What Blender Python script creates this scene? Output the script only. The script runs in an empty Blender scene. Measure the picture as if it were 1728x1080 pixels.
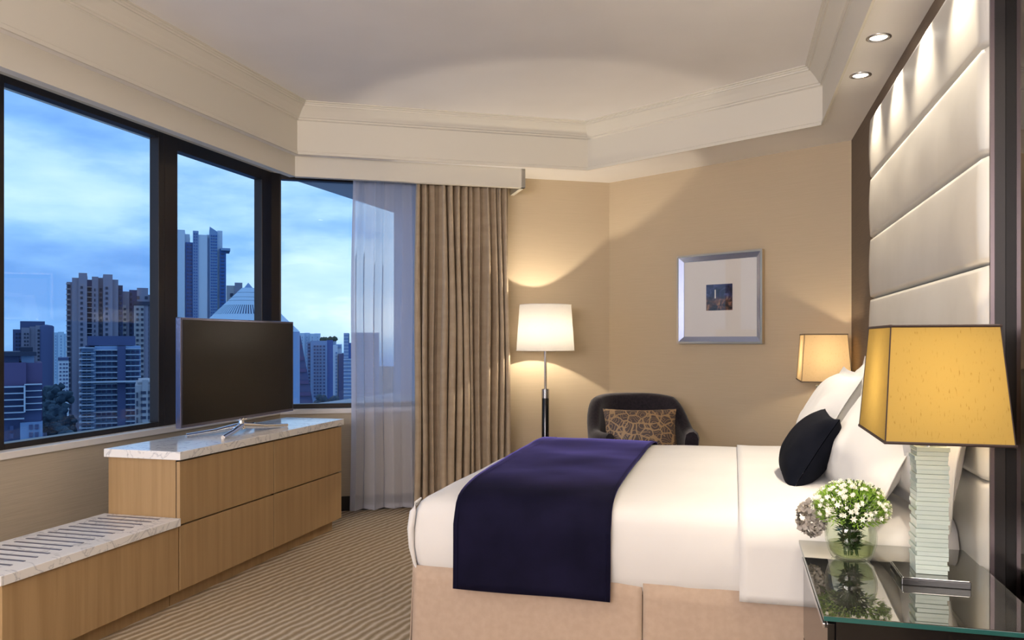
import bpy, bmesh, math, random
from mathutils import Vector, Matrix, noise
R = math.radians
S = bpy.context.scene
COL = S.collection
random.seed(7)

# ------------------------------------------------------------------ camera
CAM_H = 1.30
F_PX = 1360.0
YAW = R(15.34)                      # camera turned left of the headboard wall's direction (+Y)
cam_d = bpy.data.cameras.new('camera')
cam = bpy.data.objects.new('camera', cam_d); COL.objects.link(cam)
cam_d.sensor_width = 36.0
cam_d.lens = 36.0 * F_PX / 1728.0
cam_d.shift_y = 34.0 / 1728.0
cam_d.clip_end = 3000
cam.location = (0, 0, CAM_H)
cam.rotation_euler = (R(90), 0, YAW)
S.camera = cam
DV = Vector((-math.sin(YAW), math.cos(YAW), 0)); RV = Vector((math.cos(YAW), math.sin(YAW), 0))

# ------------------------------------------------------------------ exposure
S.view_settings.view_transform = 'Standard'
S.view_settings.look = 'None'
S.view_settings.gamma = 1.0
S.view_settings.exposure = 0.0
S.view_settings.use_curve_mapping = False

# ------------------------------------------------------------------ world: dusk sky with clouds
W = bpy.data.worlds.new('dusk_sky'); S.world = W; W.use_nodes = True
nt = W.node_tree; nt.nodes.clear()
def N(tree, t, **kw):
    n = tree.nodes.new(t)
    for k, v in kw.items():
        setattr(n, k, v)
    return n
def ramp(tree, stops, interp='LINEAR'):
    n = tree.nodes.new('ShaderNodeValToRGB')
    cr = n.color_ramp; cr.interpolation = interp
    while len(cr.elements) > 1: cr.elements.remove(cr.elements[-1])
    cr.elements[0].position = stops[0][0]; cr.elements[0].color = (*stops[0][1], 1)
    for p, c in stops[1:]:
        e = cr.elements.new(p); e.color = (*c, 1)
    return n
L = nt.links.new
tc = N(nt, 'ShaderNodeTexCoord'); sp = N(nt, 'ShaderNodeSeparateXYZ'); L(tc.outputs['Generated'], sp.inputs[0])
grad = ramp(nt, [(0.0, (.10, .19, .36)), (.485, (.16, .34, .60)), (.505, (.36, .56, .76)), (.56, (.36, .57, .80)),
                 (.66, (.36, .55, .80)), (1.0, (.28, .48, .76))])
mr = N(nt, 'ShaderNodeMapRange'); mr.inputs[1].default_value = -1; mr.inputs[2].default_value = 1
L(sp.outputs[2], mr.inputs[0]); L(mr.outputs[0], grad.inputs[0])
mp = N(nt, 'ShaderNodeMapping'); mp.inputs['Scale'].default_value = (1.0, 1.0, 3.2); mp.inputs['Location'].default_value = (.35, .1, .62)
L(tc.outputs['Generated'], mp.inputs[0])
nz = N(nt, 'ShaderNodeTexNoise'); nz.inputs['Scale'].default_value = 2.3; nz.inputs['Detail'].default_value = 7; nz.inputs['Roughness'].default_value = .52
L(mp.outputs[0], nz.inputs['Vector'])
cl = ramp(nt, [(.38, (.34, .50, .78)), (.46, (.60, .74, .93)), (.52, (1, 1, 1)), (.60, (1.35, 1.18, 1.08)), (.66, (2.0, 1.5, 1.2))])
L(nz.outputs['Fac'], cl.inputs[0])
mul = N(nt, 'ShaderNodeMix', data_type='RGBA', blend_type='MULTIPLY'); mul.inputs[0].default_value = 1
L(grad.outputs[0], mul.inputs[6]); L(cl.outputs[0], mul.inputs[7])
bg = N(nt, 'ShaderNodeBackground'); bg.inputs[1].default_value = 1.6
L(mul.outputs[2], bg.inputs[0])
wo = N(nt, 'ShaderNodeOutputWorld'); L(bg.outputs[0], wo.inputs[0])

# ------------------------------------------------------------------ lamp powers (W)
P_GENERAL = 10; P_SPOT = 62; P_NEAR = 5.2; P_FAR = 6; P_FLOOR = 30; P_BACK = 290
WARM = (1.0, .80, .56); WARM2 = (1.0, .86, .68)
bl = bpy.data.lights.new('unseen_fill_light', 'AREA'); bl.shape = 'RECTANGLE'; bl.size = 2.6; bl.size_y = 1.4; bl.energy = P_BACK; bl.color = (.96, .89, .91)  # added soft fill, stands for no fixture of the room
blo = bpy.data.objects.new('unseen_fill_light', bl); COL.objects.link(blo); blo.location = (-1.2, -2.3, 1.9); blo.rotation_euler = (R(128), 0, R(4))

# ------------------------------------------------------------------ helpers
class MB:
    """collects shapes into one mesh"""
    def __init__(s): s.v = []; s.f = []; s.sm = []
    def add(s, vs, fs, smooth=False):
        b = len(s.v); s.v += [tuple(x) for x in vs]
        for f in fs: s.f.append(tuple(i + b for i in f)); s.sm.append(smooth)
        return s
    def box(s, x0, x1, y0, y1, z0, z1, M=None, bev=0):
        if bev:
            bm = bmesh.new(); bmesh.ops.create_cube(bm, size=1)
            for v in bm.verts:
                v.co = Vector(((x0+x1)/2 + v.co.x*(x1-x0), (y0+y1)/2 + v.co.y*(y1-y0), (z0+z1)/2 + v.co.z*(z1-z0)))
            bmesh.ops.bevel(bm, geom=list(bm.edges), offset=bev, segments=2, profile=.6, affect='EDGES')
            vs = [v.co.copy() for v in bm.verts]; fs = [[v.index for v in f.verts] for f in bm.faces]
            bm.verts.index_update(); bm.free()
        else:
            vs = [Vector(p) for p in ((x0,y0,z0),(x1,y0,z0),(x1,y1,z0),(x0,y1,z0),(x0,y0,z1),(x1,y0,z1),(x1,y1,z1),(x0,y1,z1))]
            fs = [(0,3,2,1),(4,5,6,7),(0,1,5,4),(1,2,6,5),(2,3,7,6),(3,0,4,7)]
        if M: vs = [M @ v for v in vs]
        return s.add(vs, fs)
    def loft(s, loops, close=False, cap=True, smooth=True):
        n = len(loops[0]); vs = [p for l in loops for p in l]; fs = []
        m = len(loops)
        for i in range(m if close else m-1):
            a = i*n; b = ((i+1) % m)*n
            for j in range(n):
                k = (j+1) % n; fs.append((a+j, a+k, b+k, b+j))
        s.add(vs, fs, smooth)
        if cap and not close:
            s.add(loops[0], [tuple(range(n))[::-1]]); s.add(loops[-1], [tuple(range(n))])
        return s
    def lathe(s, prof, c=(0,0,0), seg=40, cap=True, smooth=True):
        loops = [[(c[0]+r*math.cos(2*math.pi*i/seg), c[1]+r*math.sin(2*math.pi*i/seg), c[2]+z) for i in range(seg)] for r, z in prof]
        return s.loft(loops, cap=cap, smooth=smooth)
    def tube(s, pts, r, seg=10, cap=True):
        pts = [Vector(p) for p in pts]; loops = []
        rs = r if isinstance(r, (list, tuple)) else [r]*len(pts)
        up = Vector((0,0,1))
        for i, p in enumerate(pts):
            t = (pts[min(i+1, len(pts)-1)] - pts[max(i-1, 0)]).normalized()
            u = up if abs(t.z) < .95 else Vector((1,0,0))
            a = t.cross(u).normalized(); b = t.cross(a).normalized()
            loops.append([p + a*math.cos(2*math.pi*j/seg)*rs[i] + b*math.sin(2*math.pi*j/seg)*rs[i] for j in range(seg)])
        return s.loft(loops, cap=cap)
    def prism(s, poly, z0, z1):
        n = len(poly)
        vs = [(x,y,z0) for x,y in poly] + [(x,y,z1) for x,y in poly]
        fs = [tuple(range(n))[::-1], tuple(range(n,2*n))] + [(i,(i+1)%n,(i+1)%n+n,i+n) for i in range(n)]
        return s.add(vs, fs)
    def grid(s, fn, nu, nv, smooth=True, wrap=False):
        vs = [fn(i/nu, j/nv) for j in range(nv+1) for i in range(nu+1)]
        fs = [(j*(nu+1)+i, j*(nu+1)+i+1, (j+1)*(nu+1)+i+1, (j+1)*(nu+1)+i) for j in range(nv) for i in range(nu)]
        return s.add(vs, fs, smooth)
    def build(s, name, mat, parent=None, loc=None, rotz=0, recalc=True, weld=False):
        me = bpy.data.meshes.new(name); me.from_pydata([tuple(v) for v in s.v], [], s.f)
        me.polygons.foreach_set('use_smooth', s.sm)
        if recalc or weld:
            bm = bmesh.new(); bm.from_mesh(me)
            if weld: bmesh.ops.remove_doubles(bm, verts=bm.verts, dist=1e-4)
            bmesh.ops.recalc_face_normals(bm, faces=bm.faces); bm.to_mesh(me); bm.free()
        if mat: me.materials.append(mat)
        o = bpy.data.objects.new(name, me); COL.objects.link(o)
        if parent: o.parent = parent
        if loc: o.location = loc
        o.rotation_euler.z = rotz
        return o
def inst(o, parent=None, loc=None, rot=None, name=None):
    c = o.copy(); COL.objects.link(c)
    if name: c.name = name
    c.parent = parent
    if loc is not None: c.location = loc
    if rot is not None: c.rotation_euler = rot
    return c
def copy_tree(o, parent=None):
    c = inst(o, parent)
    for ch in list(o.children): copy_tree(ch, c)
    return c
def thing(name, label, cat, loc=(0,0,0), rotz=0, group=None):
    o = bpy.data.objects.new(name, None); COL.objects.link(o)
    o.empty_display_size = .1; o.location = loc; o.rotation_euler.z = rotz
    return tag(o, label, cat, group)
def tag(o, label, cat, group=None, kind=None):
    o['label'] = label; o['category'] = cat
    if group: o['group'] = group
    if kind: o['kind'] = kind
    return o
def struct(o, label=None):
    o['kind'] = 'structure'
    if label: o['label'] = label
    return o
def stuffp(o): o['kind'] = 'stuff'; return o
def smoothcurve(o, levels=1):
    m = o.modifiers.new('sub', 'SUBSURF'); m.levels = levels; m.render_levels = levels; return o

# ------------------------------------------------------------------ materials
def mat(name, col=(.5,.5,.5), rough=.5, metal=0, spec=.5, **kw):
    m = bpy.data.materials.new(name); m.use_nodes = True
    b = m.node_tree.nodes['Principled BSDF']
    b.inputs['Base Color'].default_value = (*col, 1); b.inputs['Roughness'].default_value = rough
    b.inputs['Metallic'].default_value = metal; b.inputs['Specular IOR Level'].default_value = spec
    for k, v in kw.items(): b.inputs[k.replace('_', ' ')].default_value = v
    return m
def textured(m, c0, c1, scale=(1,1,1), nscale=5, detail=4, bump=0, lo=.35, hi=.65, bdist=.01, rot=(0,0,0), coord='Object', rough=.5):
    t = m.node_tree; b = t.nodes['Principled BSDF']; l = t.links.new
    tc = N(t, 'ShaderNodeTexCoord'); mp = N(t, 'ShaderNodeMapping'); mp.inputs['Scale'].default_value = scale; mp.inputs['Rotation'].default_value = rot
    nz = N(t, 'ShaderNodeTexNoise'); nz.inputs['Scale'].default_value = nscale; nz.inputs['Detail'].default_value = detail; nz.inputs['Roughness'].default_value = rough
    l(tc.outputs[coord], mp.inputs[0]); l(mp.outputs[0], nz.inputs['Vector'])
    r = ramp(t, [(lo, c0), (hi, c1)]); l(nz.outputs['Fac'], r.inputs[0]); l(r.outputs[0], b.inputs['Base Color'])
    if bump:
        bp = N(t, 'ShaderNodeBump'); bp.inputs['Strength'].default_value = bump; bp.inputs['Distance'].default_value = bdist
        l(nz.outputs['Fac'], bp.inputs['Height']); l(bp.outputs[0], b.inputs['Normal'])
    return m
M_wall = textured(mat('woven_wallpaper', rough=.75, spec=.25), (.54,.44,.30), (.57,.465,.32), (1.2,1.2,90), 4, 5, .15, bdist=.002)
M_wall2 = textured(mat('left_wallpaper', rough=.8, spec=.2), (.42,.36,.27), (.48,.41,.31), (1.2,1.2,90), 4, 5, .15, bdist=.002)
M_taupe = textured(mat('taupe_wallpaper', rough=.7, spec=.25), (.15,.11,.075), (.18,.135,.095), (1.2,1.2,90), 4, 5, .1, bdist=.002)
M_ceil = textured(mat('ceiling_paint', rough=.85, spec=.2), (.86,.83,.79), (.89,.86,.82), (1,1,1), 2, 2)
M_trim = mat('cornice_paint', (.72,.68,.58), .7, spec=.25)
M_sill = mat('sill_paint', (.74,.71,.67), .35)
M_frame = mat('dark_bronze_frame', (.022,.017,.015), .38, .3)
M_dark = mat('black_baseboard', (.012,.010,.010), .4)
M_black = mat('black_lacquer', (.008,.007,.007), .12)
M_chrome = mat('polished_chrome', (.82,.82,.84), .08, 1)
M_steel = mat('brushed_steel', (.6,.6,.62), .25, 1)
M_screen = mat('tv_screen', (.008,.008,.008), .25, spec=.4)
M_bezel = mat('tv_bezel', (.22,.24,.38), .15, .9)
def carpet():
    m = mat('ribbed_carpet', rough=.95, spec=.05); t = m.node_tree; b = t.nodes['Principled BSDF']; l = t.links.new
    tc = N(t,'ShaderNodeTexCoord'); mp = N(t,'ShaderNodeMapping'); mp.inputs['Rotation'].default_value = (0,0,R(9.7)); l(tc.outputs['Object'], mp.inputs[0])
    dn = N(t,'ShaderNodeTexNoise'); dn.inputs['Scale'].default_value = 5; dn.inputs['Detail'].default_value = 3; l(mp.outputs[0], dn.inputs['Vector'])
    mx = N(t,'ShaderNodeMix', data_type='RGBA'); mx.blend_type = 'ADD'; mx.inputs[0].default_value = .045; l(mp.outputs[0], mx.inputs[6]); l(dn.outputs['Color'], mx.inputs[7])
    wv = N(t,'ShaderNodeTexWave'); wv.bands_direction = 'X'; wv.inputs['Scale'].default_value = 6.8; wv.inputs['Distortion'].default_value = 1.1; wv.inputs['Detail'].default_value = 2
    wv.inputs['Detail Scale'].default_value = 2
    l(mx.outputs[2], wv.inputs['Vector'])
    ns = N(t,'ShaderNodeTexNoise'); ns.inputs['Scale'].default_value = 260; ns.inputs['Detail'].default_value = 2; l(tc.outputs['Object'], ns.inputs['Vector'])
    ad = N(t,'ShaderNodeMath'); ad.operation = 'MULTIPLY_ADD'; ad.inputs[1].default_value = 1.1; l(ns.outputs['Fac'], ad.inputs[0]); 
    l(wv.outputs['Fac'], ad.inputs[2])
    r = ramp(t, [(.25,(.30,.22,.13)), (.65,(.48,.38,.255)), (.95,(.68,.58,.45))]); 
    dv = N(t,'ShaderNodeMath'); dv.operation = 'DIVIDE'; dv.inputs[1].default_value = 1.75; l(ad.outputs[0], dv.inputs[0]); l(dv.outputs[0], r.inputs[0])
    l(r.outputs[0], b.inputs['Base Color'])
    bp = N(t,'ShaderNodeBump'); bp.inputs['Strength'].default_value = .8; bp.inputs['Distance'].default_value = .008; l(ad.outputs[0], bp.inputs['Height']); l(bp.outputs[0], b.inputs['Normal'])
    return m
M_carpet = carpet()
def wood(name, c0, c1, c2):
    m = mat(name, rough=.45, spec=.35); t = m.node_tree; b = t.nodes['Principled BSDF']; l = t.links.new
    tc = N(t,'ShaderNodeTexCoord'); mp = N(t,'ShaderNodeMapping'); mp.inputs['Scale'].default_value = (14,14,.55); l(tc.outputs['Object'], mp.inputs[0])
    nz = N(t,'ShaderNodeTexNoise'); nz.inputs['Scale'].default_value = 1.6; nz.inputs['Detail'].default_value = 8; nz.inputs['Roughness'].default_value = .62; l(mp.outputs[0], nz.inputs['Vector'])
    r = ramp(t, [(.28,c0),(.5,c1),(.72,c2)]); l(nz.outputs['Fac'], r.inputs[0]); l(r.outputs[0], b.inputs['Base Color'])
    bp = N(t,'ShaderNodeBump'); bp.inputs['Strength'].default_value = .06; bp.inputs['Distance'].default_value = .002; l(nz.outputs['Fac'], bp.inputs['Height']); l(bp.outputs[0], b.inputs['Normal'])
    return m
M_wood = wood('oak_veneer', (.33,.205,.095), (.40,.26,.125), (.45,.30,.15))
def marble():
    m = mat('white_marble', rough=.12, spec=.5); t = m.node_tree; b = t.nodes['Principled BSDF']; l = t.links.new
    tc = N(t,'ShaderNodeTexCoord')
    n1 = N(t,'ShaderNodeTexNoise'); n1.inputs['Scale'].default_value = 5.5; n1.inputs['Detail'].default_value = 8; n1.inputs['Distortion'].default_value = 1.6; l(tc.outputs['Object'], n1.inputs['Vector'])
    s1 = N(t,'ShaderNodeMath'); s1.operation='SUBTRACT'; s1.inputs[1].default_value=.5; l(n1.outputs['Fac'], s1.inputs[0])
    a1 = N(t,'ShaderNodeMath'); a1.operation='ABSOLUTE'; l(s1.outputs[0], a1.inputs[0])
    r = ramp(t, [(0,(.50,.49,.50)),(.008,(.70,.69,.68)),(.03,(.84,.82,.79)),(.3,(.86,.84,.81))]); l(a1.outputs[0], r.inputs[0]); l(r.outputs[0], b.inputs['Base Color'])
    return m
M_marble = marble()
M_linen = textured(mat('white_linen', rough=.75, spec=.25), (.62,.605,.58), (.65,.635,.61), (1,1,1), 3, 3, .12, bdist=.006)
M_linen.node_tree.nodes['Principled BSDF'].inputs['Sheen Weight'].default_value = .15
M_skirt = textured(mat('tan_skirt', rough=.8, spec=.15), (.40,.30,.225), (.43,.325,.245), (1,1,1), 40, 2, .1, bdist=.001)
M_runner = textured(mat('navy_velvet', rough=.85, spec=.1), (.004,.0035,.014), (.007,.006,.022), (1,1,1), 8, 5, .15, bdist=.003)
_b = M_runner.node_tree.nodes['Principled BSDF']; _b.inputs['Sheen Weight'].default_value = 1; _b.inputs['Sheen Roughness'].default_value = .2; _b.inputs['Sheen Tint'].default_value = (.17,.145,.50,1)
M_blackvelvet = textured(mat('black_velvet', rough=.9, spec=.1), (.003,.004,.008), (.006,.007,.012), (1,1,1), 12, 5, .2, bdist=.003)
M_chair = textured(mat('charcoal_fabric', rough=.85, spec=.15), (.014,.011,.015), (.024,.019,.024), (1,1,1), 60, 3, .2, bdist=.002)
M_chair.node_tree.nodes['Principled BSDF'].inputs['Sheen Weight'].default_value = .25
M_pad = textured(mat('silver_leather', rough=.36, spec=.6), (.59,.57,.51), (.65,.63,.57), (1,1,1), 3.5, 3, .12, bdist=.01)
_t = M_pad.node_tree; _b = _t.nodes['Principled BSDF']; _b.inputs['Metallic'].default_value = .2
def drape():
    m = textured(mat('taupe_drape', rough=.6, spec=.3), (.40,.31,.21), (.45,.355,.245), (1,1,3), 6, 3, .1, bdist=.001)
    m.node_tree.nodes['Principled BSDF'].inputs['Sheen Weight'].default_value = .2
    return m
M_drape = drape()
def sheer():
    m = bpy.data.materials.new('sheer_voile'); m.use_nodes = True; t = m.node_tree; t.nodes.clear(); l = t.links.new
    o = N(t,'ShaderNodeOutputMaterial'); tr = N(t,'ShaderNodeBsdfTransparent'); tl = N(t,'ShaderNodeBsdfTranslucent'); df = N(t,'ShaderNodeBsdfDiffuse')
    tl.inputs[0].default_value = (.82,.84,.92,1); df.inputs[0].default_value = (.80,.80,.84,1); tr.inputs[0].default_value = (.92,.94,1,1)
    a = N(t,'ShaderNodeMixShader'); a.inputs[0].default_value = .5; l(tl.outputs[0], a.inputs[1]); l(df.outputs[0], a.inputs[2])
    # denser where the voile is seen edge-on
    lw = N(t,'ShaderNodeLayerWeight'); lw.inputs[0].default_value = .35
    mr = N(t,'ShaderNodeMapRange'); mr.inputs[3].default_value = .55; mr.inputs[4].default_value = .92; l(lw.outputs['Facing'], mr.inputs[0])
    b = N(t,'ShaderNodeMixShader'); l(mr.outputs[0], b.inputs[0]); l(tr.outputs[0], b.inputs[1]); l(a.outputs[0], b.inputs[2]); l(b.outputs[0], o.inputs[0])
    return m
M_sheer = sheer()
def glass_pane(name='window_glass', tint=(.93,.97,1.0)):
    m = bpy.data.materials.new(name); m.use_nodes = True; t = m.node_tree; t.nodes.clear(); l = t.links.new
    o = N(t,'ShaderNodeOutputMaterial'); tr = N(t,'ShaderNodeBsdfTransparent'); gl = N(t,'ShaderNodeBsdfGlossy')
    tr.inputs[0].default_value = (*tint,1); gl.inputs['Roughness'].default_value = .0
    lw = N(t,'ShaderNodeLayerWeight'); lw.inputs[0].default_value = .5
    pw_ = N(t,'ShaderNodeMath'); pw_.operation = 'POWER'; pw_.inputs[1].default_value = 5; l(lw.outputs['Facing'], pw_.inputs[0])
    fr = N(t,'ShaderNodeMath'); fr.operation = 'MULTIPLY_ADD'; fr.inputs[1].default_value = .8; fr.inputs[2].default_value = .03; l(pw_.outputs[0], fr.inputs[0])
    b = N(t,'ShaderNodeMixShader'); l(fr.outputs[0], b.inputs[0]); l(tr.outputs[0], b.inputs[1]); l(gl.outputs[0], b.inputs[2]); l(b.outputs[0], o.inputs[0])
    return m
M_glass = glass_pane()
M_vase = glass_pane('vase_glass', (.93,.96,.92))
M_water = glass_pane('vase_water', (.86,.90,.72))
def shade(name, c0, c1, trans=.6, slub=True, tk=.5):
    m = bpy.data.materials.new(name); m.use_nodes = True; t = m.node_tree; t.nodes.clear(); l = t.links.new
    o = N(t,'ShaderNodeOutputMaterial'); tl = N(t,'ShaderNodeBsdfTranslucent'); df = N(t,'ShaderNodeBsdfDiffuse')
    tc = N(t,'ShaderNodeTexCoord'); mp = N(t,'ShaderNodeMapping'); mp.inputs['Scale'].default_value = (100,100,8) if slub else (20,20,20); l(tc.outputs['Object'], mp.inputs[0])
    nz = N(t,'ShaderNodeTexNoise'); nz.inputs['Scale'].default_value = 3; nz.inputs['Detail'].default_value = 2; l(mp.outputs[0], nz.inputs['Vector'])
    r = ramp(t, [(.27,c0),(.37,c1)]); l(nz.outputs['Fac'], r.inputs[0])
    sc = N(t,'ShaderNodeMix', data_type='RGBA', blend_type='MULTIPLY'); sc.inputs[0].default_value = 1; sc.inputs[7].default_value = (tk,tk,tk,1)
    l(r.outputs[0], sc.inputs[6]); l(sc.outputs[2], tl.inputs[0]); l(r.outputs[0], df.inputs[0])
    a = N(t,'ShaderNodeMixShader'); a.inputs[0].default_value = trans; l(df.outputs[0], a.inputs[1]); l(tl.outputs[0], a.inputs[2]); l(a.outputs[0], o.inputs[0])
    return m
M_gold = shade('gold_silk_shade', (.56,.36,.09), (.76,.53,.15), tk=.27)
M_tanshade = shade('cream_silk_shade', (.70,.50,.26), (.86,.66,.38))
M_white_shade = shade('white_linen_shade', (.86,.82,.76), (.92,.88,.82), .6, False, tk=.13)
M_shade_edge = mat('dark_bronze_braid', (.035,.018,.014), .6)
M_plate = mat('pale_green_glass_plate', (.76,.88,.80), .10, spec=.8)
_b = M_plate.node_tree.nodes['Principled BSDF']; _b.inputs['Transmission Weight'].default_value = .35; _b.inputs['IOR'].default_value = 1.3
def emis(name, col, s):
    m = bpy.data.materials.new(name); m.use_nodes = True; t = m.node_tree; t.nodes.clear()
    o = N(t,'ShaderNodeOutputMaterial'); e = N(t,'ShaderNodeEmission'); e.inputs[0].default_value = (*col,1); e.inputs[1].default_value = s; t.links.new(e.outputs[0], o.inputs[0]); return m
M_bulb = emis('halogen_lens', (1,.93,.8), 14)
M_nsglass = mat('smoked_glass_top', (.33,.33,.30), .025, .92)
M_teal = mat('glass_edge', (.02,.10,.09), .1)
M_mirror = mat('bronze_mirror', (.075,.062,.052), .03, 1)
M_leaf = mat('green_leaf', (.10,.26,.03), .5); M_leaf2 = mat('bright_green_bud', (.30,.50,.06), .5); M_stem = mat('dark_green_stem', (.035,.08,.015), .5)
M_petal = mat('white_petal', (.86,.86,.74), .6)
M_paper = mat('mat_board', (.78,.74,.68), .8)

# ------------------------------------------------------------------ room shell
H_LOW, H_TOP = 2.62, 2.96
A0 = Vector((-3.34, 5.39)); DB = Vector((math.sin(R(60)), math.cos(R(60)))); NB = Vector((.5, -.866))
BC = A0 + DB*2.70                                    # corner of the two far walls
DC = Vector((math.sin(R(120)), math.cos(R(120)))); NC = Vector((-.5, -.866))
XD = .754
CD = BC + DC*((XD-BC.x)/DC.x)
Y_BACK = -2.6
XW = -3.34
def isect(p, d, q, e):
    # p + t d = q + s e
    det = d.x*(-e.y) + e.x*d.y
    t = ((q.x-p.x)*(-e.y) + e.x*(q.y-p.y))/det
    return p + d*t
room = [(XW, Y_BACK), (XW, A0.y), (BC.x, BC.y), (XD, CD.y), (XD, Y_BACK)]
# keep the floor and the ceilings a little larger than the room
fl = MB().prism([(XW-.3,Y_BACK-.2),(XW-.3,5.55),(BC.x-.05,BC.y+.3),(XD+.25,CD.y+.1),(XD+.25,Y_BACK-.2)], -.12, 0).build('floor', M_carpet); struct(fl, 'gold and beige ribbed carpet')

def wallslab(name, mat_, p, q, n, z0, z1, th=.18):
    """vertical slab whose inner face runs p->q; n points into the room"""
    p = Vector(p); q = Vector(q); n = Vector(n).normalized()
    poly = [p, q, q - n*th, p - n*th]
    return MB().prism([(a.x, a.y) for a in poly], z0, z1).build(name, mat_)
# left window wall: below the sill, above the head
SILL_Z = .78; HEAD_Z = 2.556; WIN_IN = .07
struct(wallslab('wall_left', M_wall2, (XW+WIN_IN, Y_BACK), (XW+WIN_IN, A0.y+.02), (1,0), 0, SILL_Z-.02, .16))
struct(wallslab('wall_left', M_trim, (XW, Y_BACK), (XW, A0.y), (1,0), HEAD_Z, H_TOP+.1))
# bay wall B
pB = A0 + NB*WIN_IN
S_W3 = 1.22
struct(wallslab('wall_far_left', M_wall2, pB + DB*.04, pB+DB*S_W3, NB, 0, SILL_Z-.02, .16))
struct(wallslab('wall_far_left', M_trim, A0, A0+DB*S_W3, NB, HEAD_Z, H_TOP+.1))
struct(wallslab('wall_far_left', M_wall, A0+DB*S_W3, BC+DB*.1, NB, 0, H_TOP+.1))
struct(wallslab('wall_far_right', M_wall, BC, CD+DC*.15, NC, 0, H_TOP+.1))
struct(wallslab('wall_right', M_taupe, (XD, CD.y+.05), (XD, Y_BACK), (-1,0), 0, H_TOP+.1))
struct(wallslab('wall_back', M_wall, (XD+.2, Y_BACK), (XW-.2, Y_BACK), (0,1), 0, H_TOP+.1))

# ceilings: low ring with a raised tray
tA = Vector((-2.954, 0)); tBp = A0 + NB*.478; tCp = BC + NC*.557
T0 = Vector((-2.954, -1.6)); T1 = isect(tA, Vector((0,1)), tBp, DB); T2 = isect(tBp, DB, tCp, DC); T3 = isect(tCp, DC, Vector((.525,0)), Vector((0,1))); T4 = Vector((.525,-1.6))
tray = [T0, T1, T2, T3, T4]
outer = [Vector((XW-.15, Y_BACK-.1)), Vector((XW-.15, A0.y+.10)), BC+Vector((0,.12)), Vector((XD+.1, CD.y+.1)), Vector((XD+.1, Y_BACK-.1))]
ring = MB()
vs = [(p.x,p.y,H_LOW) for p in outer] + [(p.x,p.y,H_LOW) for p in tray] + [(p.x,p.y,H_LOW+.4) for p in outer] + [(p.x,p.y,H_LOW+.4) for p in tray]
fs = []
for i in range(5):
    j = (i+1) % 5
    fs += [(i,j,5+j,5+i), (10+i,15+i,15+j,10+j), (i,10+i,10+j,j)]
ring.add(vs, fs); struct(ring.build('ceiling', M_ceil), 'lower ceiling band around the raised tray')
struct(MB().prism([(p.x,p.y) for p in outer], H_TOP, H_TOP+.12).build('ceiling', M_ceil), 'raised smooth ceiling tray')
# cornice swept round the tray
def inset(poly, d):
    n = len(poly); out = []
    for i in range(n):
        a, b, c = poly[i-1], poly[i], poly[(i+1) % n]
        d1 = (b-a).normalized(); d2 = (c-b).normalized()
        n1 = Vector((d1.y,-d1.x)); n2 = Vector((d2.y,-d2.x))
        out.append(isect(b+n1*d, d1, b+n2*d, d2))
    return out
prof = [(-.002,2.605),(.010,2.605),(.010,2.625),(.002,2.630),(.002,2.842),(.010,2.848),(.016,2.848),(.016,2.858),(.024,2.862),(.030,2.872),(.055,2.905),(.078,2.930),(.086,2.930),(.086,2.940),(.094,2.944),(.094,2.951),(.106,2.954),(.106,2.966)]
loops = [[(p.x,p.y,z) for p in inset(tray, d)] for d, z in prof]
cor = MB(); n = 5; vsx = [p for l in loops for p in l]; fsx = []
for i in range(len(loops)-1):
    for j in range(5):
        k = (j+1) % 5; fsx.append((i*5+j, i*5+k, (i+1)*5+k, (i+1)*5+j))
cor.add(vsx, fsx); struct(cor.build('trim_1', M_trim), 'moulded cornice around the ceiling tray')
# pelmet boards hiding the curtain tracks
PZ = 2.475
pa = Vector((-3.03, 0)); pb = A0 + NB*.352
PC = isect(pa, Vector((0,1)), pb, DB)
pel = MB()
pel.box(-3.085, -3.03, Y_BACK, PC.y+.02, PZ, H_LOW+.01); struct(pel.build('trim_2', M_trim), 'painted pelmet board along the left windows')
pe = A0 + DB*1.87
q0 = PC; q1 = isect(pb, DB, pe, NB)
pel = MB().prism([(p.x,p.y) for p in (q0, q1, q1-NB*.05, q0-NB*.05)], PZ, H_LOW+.01)
pel.prism([(p.x,p.y) for p in (q1, q1-DB*.03, pe-DB*.03+NB*.001, pe+NB*.001)], PZ, H_LOW+.01)
struct(pel.build('trim_3', M_trim), 'boxed pelmet above the curtains')
# baseboards
struct(MB().prism([(p.x,p.y) for p in (pB+DB*.05+NB*.012, pB+DB*S_W3+NB*.012, pB+DB*S_W3, pB+DB*.05)], 0, .11).build('baseboard_far_left', M_dark))
struct(MB().prism([(p.x,p.y) for p in (A0+DB*(S_W3)+NB*.012, BC+NB*.012, BC, A0+DB*S_W3)], 0, .11).build('baseboard_far_left', M_dark))
struct(MB().prism([(p.x,p.y) for p in (BC+NC*.012, CD+NC*.012, CD, BC)], 0, .11).build('baseboard_far_right', M_dark))
struct(MB().box(XW+WIN_IN, XW+WIN_IN+.012, Y_BACK, A0.y-.03, 0, .11).build('baseboard_left', M_dark))

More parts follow.
